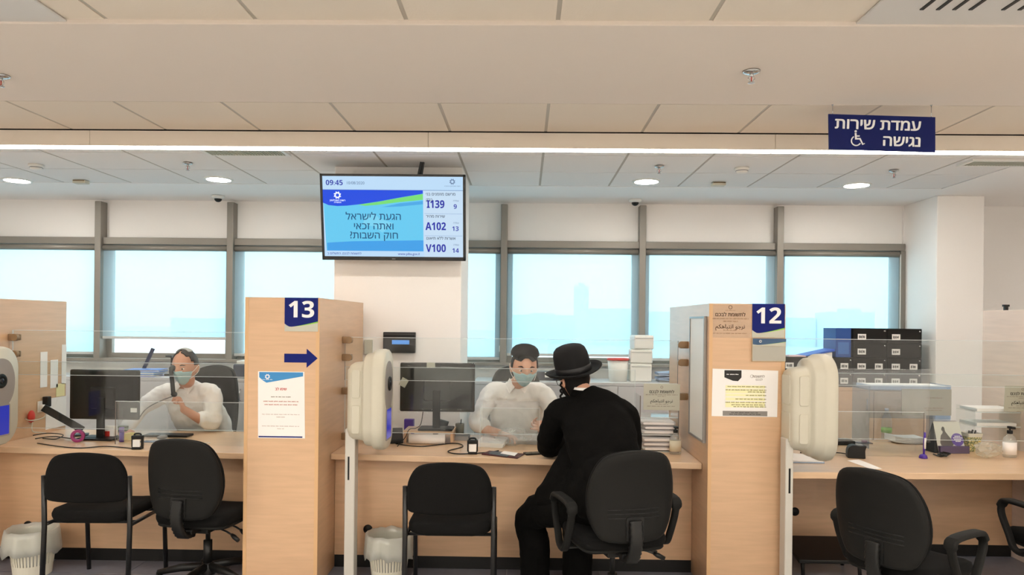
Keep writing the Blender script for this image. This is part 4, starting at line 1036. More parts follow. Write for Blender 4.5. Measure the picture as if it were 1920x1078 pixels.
for k, (lab, pts) in enumerate((('black cable sweeping along the left counter front', [(70, 832), (110, 838), (150, 841), (200, 838), (250, 842)]), ('black cable looped at the foot of the left monitor', [(66, 826), (100, 822), (140, 826), (175, 824), (215, 829)]), ('black cable curling beside the far left divider', [(62, 822), (90, 818), (118, 821), (105, 829), (80, 828)]))):
    cable(lab, [Vector((desk(*p).x, desk(*p).y, ZD+.0045+.009*k)) for p in pts])
# slanting dark flap of the clerk's phone book by the divider
c = desk(118, 818); t = thing('document_holder', 'dark slanting document holder leaning by the far left divider', 'document holder', c, .5)
m = MB(); m.cbox((0, 0, .125), (.30, .012, .05), Matrix.Rotation(.62, 3, 'Y')); m.build('arm', BLACK, t, bevel=.003); m = MB(); m.box(.05, .16, -.05, .05, 0, .01); m.build('foot', BLACK, t, bevel=.003)

# middle bay: monitor on a riser
c = desk(803, 836); rx0, rx1 = W(757, 826, 5.02).x, W(850, 826, 5.02).x
t = thing('monitor_riser', 'beech monitor riser on the middle counter with a paper roll beneath', 'riser', ((rx0+rx1)/2, 5.1, ZD+.0005)); hwid = (rx1-rx0)/2
MB().box(-hwid, hwid, -.10, .12, .072, .088).build('top', WOODT, t, bevel=.002)
for s_ in (-1, 1): MB().box(s_*(hwid-.012)-.008, s_*(hwid-.012)+.008, -.09, .11, 0, .072).build('side', WOOD, t)
m = MB(); m.sm = True; c = ((rx0+rx1)/2, 4.985, ZD+.0345); m.cyl((c[0]-.13, c[1], c[2]), (c[0]+.12, c[1], c[2]), .034, n=24); tag(m.build('paper_roll', PAPER, loc=c), 'white paper roll lying in front of the monitor riser', 'paper roll')
monitor('black monitor turned away in plastic wrap on the middle riser', [(749, 678), (891, 683), (889, 775), (751, 769)], 5.1, .24, wrap=True, zbase=ZD+.089)
c = desk(731, 828); t = thing('desk_phone', 'black desk phone beside the middle monitor, half behind the kiosk', 'phone', c, .2)
m = MB(); m.pyz([(-.09, 0), (.10, 0), (.10, .085), (-.09, .03)], -.10, .09); m.build('body', BLACK, t, bevel=.006)
m = MB(); m.sm = True; m.tube(smooth_open([(-.075, -.07, .085), (-.072, -.03, .092), (-.072, .06, .115), (-.072, .095, .125)], 4), [.022]*1+[.017]*11+[.022], 10); m.build('handset', BLACK, t)
c = desk(768, 815); simple('purple_box', 'small purple box behind the black desk phone', 'box', PURPLE, MB().box(c.x-.03, c.x+.04, 5.30, 5.35, ZD+.001, ZD+.125), c, bevel=.002)
c = desk(862, 815); t = thing('pen_cup', 'grey glass pen cup right of the middle monitor', 'cup', (W(862, 800, 5.3).x, 5.3, ZD+.0005)); m = MB(); m.sm = True; m.lathe([(0, 0), (.03, 0), (.033, .10), (.030, .10), (.028, .006), (0, .006)], n=20); m.build('cup', mat('smoked cup', (120, 116, 104), .25), t); m = MB(); m.sm = True; m.tube([(0, 0, .01), (.01, .01, .13)], .004, 6); m.build('pencil', INK, t)
x = W(852, 812, 5.2).x; t = thing('grey_tray', 'shallow grey tray on the middle counter beside the riser', 'tray', (x+.04, 5.2, ZD+.0005)); m = MB(); m.box(-.06, .07, -.06, .06, 0, .006); m.box(-.06, -.055, -.06, .06, .006, .03); m.box(.065, .07, -.06, .06, .006, .03); m.box(-.06, .07, -.06, -.055, .006, .03); m.box(-.06, .07, .055, .06, .006, .03); m.build('tray', GREYP, t)
sx = W(815, 800, 5.25).x; t = thing('barcode_scanner', 'black hand scanner resting behind the middle monitor stand', 'scanner', (sx, 5.30, ZD+.0005)); m = MB(); m.sm = True; m.tube(smooth_open([(.0, 0, .012), (.01, 0, .09), (.04, 0, .11)], 4), [.02]*5+[.022]*4, 10); m.tube([(.0, 0, .115), (.09, 0, .085)], [.024, .03], 10); m.build('body', BLACK, t)
cable('black cable looping on the middle counter left of the ink stamp', [Vector((desk(*p).x, desk(*p).y, ZD+.0045)) for p in ((742, 833), (790, 838), (850, 832), (868, 838), (840, 847), (860, 852), (905, 850), (935, 846))])
cable('thin black cable hanging behind the middle monitor', [W(793, 772, 5.13), W(789, 795, 5.12), Vector((W(780, 812, 5.06).x, 5.06, ZD+.098)), Vector((W(768, 812, 4.99).x, 4.975, ZD+.10)), Vector((W(758, 812, 4.9).x, 4.93, ZD+.05)), desk(745, 838)+Vector((0, 0, .004))], .003)
# papers, purse and phone in front of the middle clerk
def paper_pile(lab, pts, n=3, h=.004, name='paper_pile', m=PAPER, lift=.0):
    P = [desk(*p) for p in pts]; c = sum(P, Vector())/len(P); mb = MB(); r = random.Random(len(lab))
    for k in range(n):
        a = r.uniform(-.06, .06); R = Matrix.Rotation(a, 3, 'Z'); q = [c+R @ (p-c) for p in P]
        mb.pxy([(p.x, p.y) for p in q], ZD+.0008+lift+k*h, ZD+.0008+lift+k*h+h*.8)
    return tag(mb.build(name, m, loc=c), lab, 'papers', 'loose papers')
paper_pile('pile of white papers on the middle counter before the masked clerk', [(890, 838), (945, 840), (955, 824), (915, 816)], 5, .006)
paper_pile('grey document tray of papers under the hands of the middle clerk', [(950, 832), (1008, 834), (1008, 820), (955, 818)], 4, .007, m=mat('grey paper', (170, 166, 162), .7))
c = desk(942, 855); t = thing('passport_wallet', 'dark red open wallet with papers on the front edge of the middle counter', 'wallet', c, -.06)
P = [desk(*p)-c for p in ((902, 853), (972, 860), (982, 852), (915, 847))]
m = MB(); m.pxy([(p.x, p.y) for p in P], 0, .008); m.build('cover', mat('dark red leather', (74, 30, 34), .45), t, bevel=.002); m = MB(); m.pxy([(p.x*.55-.02, p.y*.8) for p in P], .008, .011); m.build('grey_insert', mat('slate insert', (70, 80, 88), .5), t)
m = MB(); m.pxy([(p.x*.4+.04, p.y*.7+.01) for p in P], .011, .013); m.build('white_slip', PAPER, t)
c = desk(1004, 851); t = thing('mobile_phone', 'black phone lying by the left elbow of the hat wearer', 'phone', c, .35); m = MB(); m.pxy(rrect(.15, .07, .01, 3), 0, .009); m.build('body', BLACK, t); m = MB(); m.pxy(rrect(.135, .062, .006, 3), .009, .0095); m.build('screen', mat('phone glass', (15, 15, 18), .08), t)
# crumpled clear plastic around the clerk's opening
def crumple(name, lab, cat, c, sx, sy, sz, sd, m):
    r = random.Random(sd); mb = MB(); mb.sm = False; n, k = 15, 9; rings = []
    for j in range(1, k):
        a = PI*j/k
        rings.append([Vector((c[0]+sx*math.sin(a)*math.cos(2*PI*i/n)*r.uniform(.62, 1.1), c[1]+sy*math.sin(a)*math.sin(2*PI*i/n)*r.uniform(.72, 1.1), max(ZD+.001, c[2]-sz*math.cos(a)*r.uniform(.85, 1.05)))) for i in range(n)])
    mb.loft(rings); return tag(mb.build(name, m, loc=c), lab, cat)
BAG = clear_mat('crinkled clear bag', (.95, .95, .94), .10, .6, haze=.14, rough=.15)
c = W(962, 806, 4.95); crumple('plastic_bag', 'crumpled clear plastic at the opening below the middle screen', 'plastic bag', (c.x, 4.95, ZD+.065), .13, .05, .065, 4, BAG)
c = W(1855, 830, 4.72); crumple('plastic_bag', 'crumpled clear plastic bag between the patterned cup and pump bottle', 'plastic bag', (c.x, 4.74, ZD+.055), .10, .06, .055, 9, clear_mat('yellowish clear bag', (.93, .92, .86), .10, .5, haze=.3, hazecol=(.85, .83, .74), rough=.2))

def nylon(lab, pxa, pxb, pya, pyb, Y, sd, m):
    a, b = W(pxa, pyb, Y), W(pxb, pya, Y); r = random.Random(sd); nx, nz = 22, 16; mb = MB(); mb.sm = True; vs = []
    for j in range(nz+1):
        for i in range(nx+1):
            x, z = a.x+(b.x-a.x)*i/nx, a.z+(b.z-a.z)*j/nz
            vs.append(Vector((x+r.uniform(-.003, .003), Y-.006-.007*r.random()-.012*(1-j/nz)*abs(math.sin(i*.9+j*.35)), z+r.uniform(-.003, .003))))
    mb._add(vs, [(j*(nx+1)+i, j*(nx+1)+i+1, (j+1)*(nx+1)+i+1, (j+1)*(nx+1)+i) for j in range(nz) for i in range(nx)])
    o = mb.build('nylon_sheet', m, loc=((a.x+b.x)/2, Y, a.z)); md = o.modifiers.new('thick', 'SOLIDIFY'); md.thickness = .0006
    return tag(o, lab, 'plastic sheet', 'clear nylon sheets taped to the screens')
NY2 = clear_mat('thin wrinkled nylon', (.97, .975, .98), .03, .5, haze=.07, hazecol=(.95, .95, .96), rough=.10)
nylon('wrinkled clear nylon hanging on the right bay screen before the black box files', 1556, 1742, 692, 826, YA, 3, NY2)
nylon('wrinkled clear nylon hanging before the chest of the clerk in the middle bay', 905, 1012, 752, 826, YA, 6, NY2)
nylon('wrinkled clear nylon hanging on the left bay screen beside the black monitor', 222, 318, 752, 826, YA, 9, NY2)
# letter trays with files, attention card and pump bottles
FILEM = mat('grey white file folders', (206, 202, 200), .6); FILED = mat('file edge grey', (120, 114, 112), .6)
def tray_tower(lab, xa, xb, y, levels, zt, files, dark=True):
    t = thing('letter_trays', lab, 'trays', ((xa+xb)/2, y, ZD+.0005), 0, 'clear letter tray towers')
    w = xb-xa; D = .25
    for s_ in (-1, 1): MB().box(s_*w/2-.002, s_*w/2+.002, 0, D, 0, zt-ZD).build('side_wall', ACR, t); MB().box(s_*w/2-.003, s_*w/2+.003, -.003, .001, 0, zt-ZD).build('side_rim', ACRED, t)
    for z in levels:
        MB().box(-w/2+.003, w/2-.003, 0, D, z-.002, z+.002).build('shelf', ACR, t); MB().box(-w/2+.003, w/2-.003, -.002, .001, z-.003, z+.003).build('shelf_rim', ACRE, t)
    return t
def file_stack(lab, c, w, d, h, n, sd):
    r = random.Random(sd); t = thing('file_stack', lab, 'files', c, 0, 'stacked grey files')
    z = .001
    for k in range(n):
        hh = h/n*.92; m = MB(); m.sm = True; q = rrect(w*r.uniform(.92, 1), hh, hh*.45, 4, r.uniform(-.008, .008), z+hh/2)
        m.pxz(q, r.uniform(-.005, .008), d); m.build('folder', FILEM if k % 2 == 0 else mat('folder grey', (178, 172, 172), .6) if 'folder grey' not in bpy.data.materials else (FILEM if k % 2 == 0 else bpy.data.materials['folder grey']), t)
        m = MB(); m.pxz([(a*.9, (b-z-hh/2)*.5+z+hh/2) for a, b in q], -.002-.006, .0); m.build('page_edges', PAPER, t)
        z += h/n
    return t
Yt = 4.78; xa, xb = W(1200, 800, Yt).x, W(1272, 800, Yt).x
tray_tower('clear letter trays holding grey files on the middle counter, left of divider 12', xa, xb, Yt, (.004, .115, .23), W(1200, 742, Yt).z, None)
xm = (xa+xb)/2; ww = xb-xa-.02
file_stack('lowest stack of grey files in the clear trays by the pump bottle', (xm, Yt+.004, ZD+.008), ww, .22, .09, 3, 1)
file_stack('upper stack of grey files in the clear trays behind the attention card', (xm, Yt+.004, ZD+.119), ww, .22, .085, 3, 2)
def attention_card(lab, pts, Y, full=True):
    P = [W(px, py, Y) for px, py in pts]; c = sum(P, Vector())/4
    t = thing('attention_card', lab, 'sign card', (c.x, Y, P[2].z), 0, 'grey attention cards')
    MB().pxz([(p.x, p.z) for p in P], Y-.003, Y).build('card', GREYC, t, world=True)
    w = P[1].x-P[0].x; h = P[0].z-P[3].z; y = Y-.0032; top = P[0].z
    b_ = MB(); b_.lathe([(.006, 0), (.009, 0), (.009, .0006), (.006, .0006)], (c.x, y, top-h*.13), R=RF, n=16, ring=True); b_.build('ring_logo', INKG, t, world=True)
    text('לתשומת לבכם', w*.115, (c.x, y, top-h*.31), RF, INK, t, bold=.015, name='hebrew_title'); text('ﻧﺮﺟﻮ ﺍﻧﺘﺒﺎﻫﻜﻢ'[::-1], w*.12, (c.x, y, top-h*.66), RF, INK, t, bold=.006, name='arabic_title')
    lines(t, c.x-w*.44, c.x+w*.44, [(top-h*.42, 1), (top-h*.48, .25), (top-h*.78, .4), (top-h*.86, .9)], y, INKG, .005, rnd=21)
    return t
attention_card('grey attention card with Hebrew and Arabic titles in front of the letter trays', [(1207, 719), (1275, 720), (1274, 770), (1206, 768)], Yt-.012)
def pump_bottle(lab, px, py, h, w, label_m, flat=False):
    c = desk(px, py); t = thing('pump_bottle', lab, 'bottle', c, 0, 'hand gel pump bottles')
    BOT = bpy.data.materials.get('clear gel bottle') or clear_mat('clear gel bottle', (.95, .96, .95), .06, .5, haze=.22, hazecol=(.9, .92, .9), rough=.1)
    k = h/.19
    m = MB(); m.sm = True
    m.lathe([(0, 0), (w*.48, 0), (w*.5, .006), (w*.5, .10*k), (w*.44, .118*k), (w*.2, .135*k), (w*.18, .145*k), (0, .145*k)], n=24, sy=.7); m.build('bottle', BOT, t)
    m = MB(); m.sm = True; m.lathe([(w*.502, .018*k), (w*.508, .018*k), (w*.508, .092*k), (w*.502, .092*k)], n=24, sy=.72, ring=True); m.build('label', label_m, t)
    m = MB(); m.sm = True; m.cyl((0, 0, .143*k), (0, 0, .163*k), w*.2, n=14); m.cyl((0, 0, .163*k), (0, 0, .176*k), .005, n=8); m.box(-.012, .012, -.04, .012, .174*k, .188*k); m.build('pump', BLACK, t, bevel=.002)
pump_bottle('pump bottle with beige label beside the grey files on the middle counter', 1266, 851, .185, .075, mat('beige label', (222, 214, 190), .6))
pump_bottle('clear pump bottle with white label at the right end of the right counter', 1893, 857, .205, .085, PAPER)

# right bay
t = thing('finger_reader', 'black fingerprint reader with a curved top on the right counter', 'reader', desk(1605, 858), math.radians(-12))
m = MB(); m.sm = False; pr = smooth_open([(-.055, .0), (-.055, .045), (-.045, .072), (-.02, .084), (.02, .080), (.055, .082), (.048, .05), (.05, 0)], 3)
m.pxz([(p.x, p.y) for p in [Vector((q[0], q[1])) for q in pr]], -.035, .035); m.build('body', BLACK, t, bevel=.004); m = MB(); m.cbox((.018, 0, .0835), (.04, .04, .004)); m.build('sensor_window', GREYP, t)
cable('short black cable running left from the fingerprint reader', [desk(1590, 855)+Vector((0, 0, .012)), desk(1570, 851)+Vector((0, 0, .008)), desk(1540, 852)+Vector((0, 0, .005)), desk(1500, 850)+Vector((0, 0, .005))], .0035)
paper_pile('long white paper strip lying on the right counter under the fingerprint reader', [(1590, 864), (1612, 862), (1652, 879), (1632, 880)], 1, .002, name='paper_strip')
c = desk(1513, 862); t = thing('clipboard', 'blue folder lying flat on the right counter below the kiosk', 'folder', c); P = [desk(*p)-c for p in ((1480, 868), (1546, 869), (1543, 859), (1484, 852))]; m = MB(); m.pxy([(p.x, p.y) for p in P], 0, .006); m.build('cover', mat('pale blue cover', (150, 170, 200), .3), t); m = MB(); m.pxy([(p.x*.97, p.y*.95+.004) for p in P], .006, .011); m.build('pages', PAPER, t)
c = desk(1578, 834); simple('stapler', 'black stapler behind the fingerprint reader on the right counter', 'stapler', BLACK, MB().pxz([(c.x-.09, ZD+.001), (c.x+.09, ZD+.001), (c.x+.09, ZD+.03), (c.x+.05, ZD+.045), (c.x-.09, ZD+.05)], c.y-.02, c.y+.02), c, bevel=.005)
c = desk(1620, 831); t = thing('eraser', 'small pink item on a dark slip behind the right fingerprint reader', 'eraser', c); MB().box(-.05, .05, -.03, .03, 0, .006).build('slip', mat('dark slip', (110, 100, 100), .6), t); MB().box(-.015, .02, -.012, .012, .006, .022).build('rubber', mat('pink rubber', (220, 160, 165), .6), t, bevel=.003)
c = desk(1662, 823); t = thing('water_bottle', 'clear plastic water bottle with green band on the right counter', 'bottle', c); m = MB(); m.sm = True; m.lathe([(0, 0), (.034, 0), (.036, .006), (.034, .05), (.036, .06), (.036, .14), (.03, .17), (.013, .2), (.013, .215), (0, .215)], n=24); m.build('bottle', clear_mat('water bottle plastic', (.93, .96, .96), .08, .7, haze=.08, rough=.05), t); m = MB(); m.sm = True; m.lathe([(.0365, .05), (.037, .05), (.037, .085), (.0365, .085)], n=24, ring=True); m.build('green_band', mat('green band', (150, 200, 90), .5), t); m = MB(); m.sm = True; m.cyl((0, 0, .212), (0, 0, .23), .0145, n=14); m.build('cap', WHITEP, t)
c = desk(1702, 831); t = thing('paper_tray', 'white stack of paper on the right counter behind the low guard', 'papers', c); m = MB(); m.pxz([(-.11, .014), (-.04, .003), (.05, .001), (.105, .004), (.105, .046), (.03, .042), (-.05, .044), (-.11, .056)], -.04, .12); m.build('stack', PAPER, t)
c = desk(1731, 859); t = thing('desk_pen', 'purple pen standing in a purple round base on the right counter', 'pen', c); m = MB(); m.sm = True; m.lathe([(0, 0), (.024, 0), (.026, .004), (.022, .018), (.012, .026), (0, .028)], n=20); m.build('base', PURPLE, t); m = MB(); m.sm = True; m.tube([(.004, 0, .026), (.012, .01, .115), (.018, .015, .165)], [.006, .0075, .007], 8); m.build('barrel', PURPLE, t); m = MB(); m.sm = True; m.tube([(.010, .0, .06), (.014, .004, .13)], .006, 8); m.build('white_clip', WHITEP, t)
# tent calendar
c = desk(1782, 848); t = thing('tent_calendar', 'standing tent calendar with dark figure and purple bubble on the right counter', 'calendar', c, math.radians(2))
pl = lambda a, b, d: Vector((a, -.035+b*.28-d, b)); Wc, Hc = .175, .205
m = MB(); m.prism([(-Wc/2-.012, 0), (Wc/2, 0), (Wc/2-.02, Hc), (-Wc/2-.02, Hc)], lambda a, b: pl(a, b, 0), lambda a, b: pl(a, b, -.004)); m.build('front_sheet', mat('calendar paper', (210, 210, 200), .6), t)
m = MB(); m.prism([(-Wc/2-.012, 0), (Wc/2, 0), (Wc/2-.02, Hc), (-Wc/2-.02, Hc)], lambda a, b: (a-.03*(1-b/Hc), .085-b*.30, b), lambda a, b: (a-.03*(1-b/Hc), .089-b*.30, b)); m.build('back_board', BLACK, t)
m = MB(); m.prism([(-Wc/2-.012, .0), (-Wc/2-.02, Hc), (-Wc/2-.042, 0)], lambda a, b: (a+.002, -.033+b*.27, b), lambda a, b: (a, .07-b*.22, b)); m.build('dark_gusset', BLACK, t)
m = MB(); m.box(-Wc/2-.012, Wc/2+.012, -.05, -.02, 0, .048); m.build('base_strip', mat('purple grey strip', (88, 76, 104), .5), t, bevel=.002)
FIG = mat('printed grey figure', (96, 92, 88), .7)
m = MB(); out = smooth_closed([(-.075, .05), (-.07, .11), (-.058, .125), (-.052, .14), (-.06, .152), (-.05, .172), (-.038, .165), (-.036, .142), (-.022, .12), (.0, .085), (.005, .05)], 3); m.prism(out, lambda a, b: pl(a, b, .0012), lambda a, b: pl(a, b, .0)); m.build('printed_figure', FIG, t)
m = MB(); m.prism([(.04+.042*math.cos(2*PI*k/24), .088+.042*math.sin(2*PI*k/24)) for k in range(24)], lambda a, b: pl(a, b, .0016), lambda a, b: pl(a, b, .0)); m.build('purple_bubble', mat('purple bubble', (104, 84, 160), .6), t)
b = MB(); rr = random.Random(2)
for k, (wd, zz) in enumerate(((.035, .11), (.055, .099), (.045, .088), (.03, .077))):
    x = .04-wd/2
    while x < .04+wd/2: l = rr.uniform(.005, .011); b.prism([(x, zz-.003), (x+l, zz-.003), (x+l, zz+.003), (x, zz+.003)], lambda a, q: pl(a, q, .0024), lambda a, q: pl(a, q, .0014)); x += l+.002
b.build('bubble_lines', WHITEI, t)
m = MB(); m.sm = True
for k in range(14): m.lathe([(.005, -.001), (.0065, -.001), (.0065, .001), (.005, .001)], (-Wc/2-.01+.011*k, .025, Hc+.002), n=10, R=Matrix.Rotation(PI/2, 3, 'Y'), ring=True)
m.build('wire_binding', CHROME, t)
cable('tied bundle of black cable in front of the tent calendar', [desk(p, q)+Vector((0, 0, .006+k*.002)) for k, (p, q) in enumerate(((1750, 853), (1765, 858), (1780, 854), (1762, 852), (1775, 859), (1758, 856), (1782, 856), (1768, 853)))], .004)
# patterned cup
c = desk(1821, 845); t = thing('patterned_cup', 'green and yellow leaf patterned cup full of clips on the right counter', 'cup', c)
pm = mat('leaf pattern card', (205, 200, 170), .6); nt = pm.node_tree; vo = nt.nodes.new('ShaderNodeTexVoronoi'); vo.inputs['Scale'].default_value = 45; vo.feature = 'DISTANCE_TO_EDGE'; cr = nt.nodes.new('ShaderNodeValToRGB'); tc = nt.nodes['Texture Coordinate']
nt.links.new(tc.outputs['Object'], vo.inputs['Vector']); nt.links.new(vo.outputs['Distance'], cr.inputs[0]); nt.links.new(cr.outputs[0], nt.nodes['Principled BSDF'].inputs['Base Color'])
cr.color_ramp.elements[0].position = .06; cr.color_ramp.elements[0].color = (*lin((104, 116, 72)), 1); cr.color_ramp.elements[1].position = .12; cr.color_ramp.elements[1].color = (*lin((206, 200, 160)), 1); e_ = cr.color_ramp.elements.new(.4); e_.color = (*lin((214, 190, 90)), 1)
m = MB(); m.loft([[Vector((a, b_, z)) for a, b_ in rrect(w, w, .008, 3)] for w, z in ((.066, 0), (.094, .10))]); m.build('cup', pm, t)
m = MB(); m.loft([[Vector((a, b_, z)) for a, b_ in rrect(w, w, .008, 3)] for w, z in ((.094, .10), (.102, .125), (.096, .125), (.088, .10))], caps=True); m.build('rim', mat('cup rim', (222, 216, 200), .6), t)
for k in range(7):
    r = random.Random(k); m = MB(); m.sm = True; x, y_ = r.uniform(-.035, .035), r.uniform(-.03, .03); m.tube([(x, y_, .10), (x*1.2+.008, y_, .135+.01*r.random())], .006, 8); m.build('clip', (BLACK, WHITEP, NAVY, BLACK, INK, BLACK, WHITEP)[k], t)
# trays and card at the far right
Yr = 5.03; xa, xb = W(1828, 790, Yr).x, AR-.01
t = thing('letter_trays', 'clear letter trays with white paper at the far right of the right counter', 'trays', ((xa+xb)/2, Yr, ZD+.0005), 0, 'clear letter tray towers'); w = xb-xa
zt = W(1850, 765, Yr).z-ZD
for z in (zt-.13, zt-.03): MB().box(-w/2, w/2, 0, .22, z-.002, z+.002).build('shelf', ACR, t); MB().box(-w/2, w/2, -.004, 0, z-.004, z+.004).build('shelf_rim', ACRE, t)
for s_ in (-1, 1): MB().box(s_*(w/2-.002)-.002, s_*(w/2-.002)+.002, 0, .22, 0, zt).build('side_wall', ACR, t)
for z, lab in ((zt-.125, 'lower white paper stack in the far right clear trays'), (zt-.025, 'upper white paper stack in the far right clear trays')):
    tag(MB().box(xa+.02, xb-.02, Yr+.01, Yr+.21, ZD+z, ZD+z+.02).build('paper_stack', PAPER, loc=((xa+xb)/2, Yr+.1, ZD+z)), lab, 'papers', 'paper in the far right trays')
attention_card('grey attention card cut off at the right edge above the pump bottle', [(1884, 723), (1952, 724), (1950, 772), (1882, 771)], Yr-.03)
# hanging acrylic document pocket and grey card of the right bay
Yq = 5.02; xa, xb = W(1690, 750, Yq).x, W(1783, 750, Yq).x
t = thing('document_tray', 'blue tinted acrylic tray with white paper on the screen of the right bay', 'tray', (W(1630, 750, Yq).x, Yq, W(1700, 800, Yq).z))
BT = clear_mat('blue tinted acrylic', (.72, .80, .90), .06, .5)
za, zb_ = ZD+.002, W(1700, 722, Yq).z; x0_ = W(1630, 750, Yq).x
MB().box(x0_, xb, Yq, Yq+.004, zb_-.23, zb_).build('front', BT, t, world=True); MB().box(x0_, x0_+.004, Yq+.004, Yq+.26, za, zb_).build('side', BT, t, world=True); MB().box(xb-.004, xb, Yq+.004, Yq+.26, za, zb_).build('side', BT, t, world=True); MB().box(x0_, xb, Yq+.004, Yq+.26, zb_-.04, zb_-.035).build('floor_plate', BT, t, world=True)
tag(MB().box(x0_+.02, xb-.02, Yq+.02, Yq+.24, zb_-.034, zb_-.006).build('paper_stack', PAPER, loc=((x0_+xb)/2, Yq+.1, zb_-.054)), 'white paper in the blue tinted tray of the right bay', 'papers')
t = thing('info_card', 'plain grey card with faint print on the blue tinted tray', 'sign card', ((xa+xb)/2, Yq-.005, W(1700, 778, Yq).z)); z0_, z1_ = W(1700, 778, Yq).z, W(1700, 729, Yq).z
MB().box(xa, xb, Yq-.006, Yq-.001, z0_, z1_).build('card', mat('mid grey card', (160, 158, 150), .6), t, world=True); lines(t, xa+.15, xb-.05, [(z1_-.06, .8), (z0_+.05, 1), (z0_+.035, .8)], Yq-.0064, INKG, .008, rnd=31)
# foot rest under the right counter
c = W(1545, 1050, 4.75); t = thing('foot_rest', 'black foot rest on the floor under the right counter', 'foot rest', (c.x, 4.75, .004)); m = MB(); m.pyz([(-.15, .10), (.16, .16), (.16, .19), (-.15, .125)], -.22, .22); m.build('platform', BLACK, t, bevel=.006)
for s_ in (-1, 1): m = MB(); m.sm = True; m.tube([(s_*.18, -.12, 0), (s_*.18, -.1, .11), (s_*.18, .12, .155), (s_*.18, .14, 0)], .012, 8); m.build('leg', BLACK, t)

# ------------------------------------------------------------------ along the windows
YC = 6.62
def low_cab(lab, pxa, pxb, pyt, m=WOOD, Y=YC, n=3):
    a, b = W(pxa, pyt, Y), W(pxb, pyt, Y); t = thing('low_cabinet', lab, 'cabinet', ((a.x+b.x)/2, Y, .004), 0, 'low cabinets under the windows')
    yb = YW-.13
    MB().box(a.x, b.x, Y, yb, .004, a.z-.03).build('body', m, t, world=True); MB().box(a.x-.005, b.x+.005, Y-.012, yb, a.z-.03, a.z).build('top', m, t, bevel=.002, world=True)
    for k in range(n):
        x = a.x+(b.x-a.x)*k/n; d = MB().box(x+.004, x+(b.x-a.x)/n-.004, Y-.018, Y-.001, .06, a.z-.035).build('door', m, t, bevel=.002, world=True)
        mb = MB(); mb.sm = True; xx = x+(b.x-a.x)/n*.85; mb.tube([(xx, Y-.02, a.z-.2), (xx, Y-.04, a.z-.2), (xx, Y-.04, a.z-.1), (xx, Y-.02, a.z-.1)], .005, 8); mb.build('handle', CHROME, d, world=True)
    return a.x, b.x, a.z
LX0, LX1, LZ = low_cab('grey white low cabinet below the left windows behind the phone user', 60, 612, 705, mat('grey white laminate', (206, 204, 206), .5), 6.6, 4)
MX0, MX1, MZ = low_cab('grey white low cabinet below the middle windows behind the hat wearer', 890, 1428, 714, bpy.data.materials['grey white laminate'], 6.6, 4)
RX0, RX1, RZ = low_cab('beech low cabinet under the black box files at the right', 1440, 1736, 724.5, WOOD, YC, 3)
# box files
BOXM = mat('black box file card', (26, 24, 22), .6, spec=.25)
def box_file(lab, x0_, x1_, z0_, z1_, tags):
    t = thing('box_file', lab, 'box file', ((x0_+x1_)/2, YC+.04, z0_), 0, 'black box files'); w = x1_-x0_; h = z1_-z0_
    MB().box(-w/2+.001, w/2-.001, 0, .36, .0005, h-.0005).build('box', BOXM, t, bevel=.004)
    MB().box(-w/2+.006, w/2-.006, -.003, .0005, .006, h-.006).build('front_flap', BOXM, t, bevel=.001)
    m = MB(); m.sm = True; m.lathe([(0, 0), (.009, 0), (.007, .004), (0, .005)], (w*.43, -.003, h*.82), R=Matrix.Rotation(PI/2, 3, 'X'), n=12); m.build('stud', CHROME, t)
    for i, (u, ww) in enumerate(tags):
        MB().box(-w/2+w*u-ww/2, -w/2+w*u+ww/2, -.0045, -.0028, h*.22, h*.62).build('paper_label', PAPER, t)
        r = random.Random(int(x0_*100)+i); lines(t, x0_+w*u-ww*.4, x0_+w*u+ww*.4, [(z0_+h*.42, .9)], YC+.04-.0048, INK, .03, rnd=r.randint(1, 99), name='label_print')
s_ = S(YC)
rows = [(697, 723.5), (668, 695), (638, 665), (612, 636.5)]
xc = [W(p, 680, YC).x for p in (1466, 1535, 1603, 1667, 1733)]
names = {0: 'bottom row', 1: 'second row from the bottom', 2: 'third row from the bottom', 3: 'top row'}
cols = {0: 'furthest left', 1: 'second from the left', 2: 'second from the right', 3: 'furthest right'}
bh = (rows[0][1]-rows[0][0]+1)/s_
for r_ in range(4):
    for k in range(4):
        if r_ >= 2 and k < 2: continue
        z0_ = RZ+.0005+r_*bh
        box_file('black box file, %s column, %s of the pile' % (cols[k], names[r_]), xc[k]+.001, xc[k+1]-.001, z0_, z0_+bh, [(.25, .075)]+([(.76, .07)] if r_ < 2 else []))
z0_ = RZ+.001+2*bh
x_ = W(1587, 640, YC).x
t = thing('lever_arch_file', 'upright blue file standing left of the top black box files', 'file', (x_, YC+.06, z0_)); MB().box(-.07, .07, 0, .28, 0, .268).build('cover', mat('deep blue file', (34, 78, 150), .45), t, bevel=.003); MB().box(-.05, .05, -.003, .001, .03, .14).build('spine_label', mat('blue label', (60, 110, 180), .5), t)
t = thing('ring_binder', 'bright blue binder lying aslant on the lower black box files', 'binder', (W(1545, 660, YC).x, YC+.05, z0_), 0); m = MB(); m.pxz([(-.14, .008), (.12, .055), (.12, .075), (-.14, .014)], 0, .24); m.build('cover', BLUEF, t); m = MB(); m.pxz([(-.10, .0), (.10, .0), (.10, .046), (-.10, .012)], .01, .23); m.build('pages', PAPER, t)
x_ = W(1502, 662, YC).x; tag(MB().box(x_-.09, x_+.07, YC+.06, YC+.26, z0_, z0_+.012).build('paper_stack', mat('pink paper', (232, 200, 204), .7), loc=(x_, YC+.1, z0_)), 'pink papers lying left of the bright blue binder', 'papers')
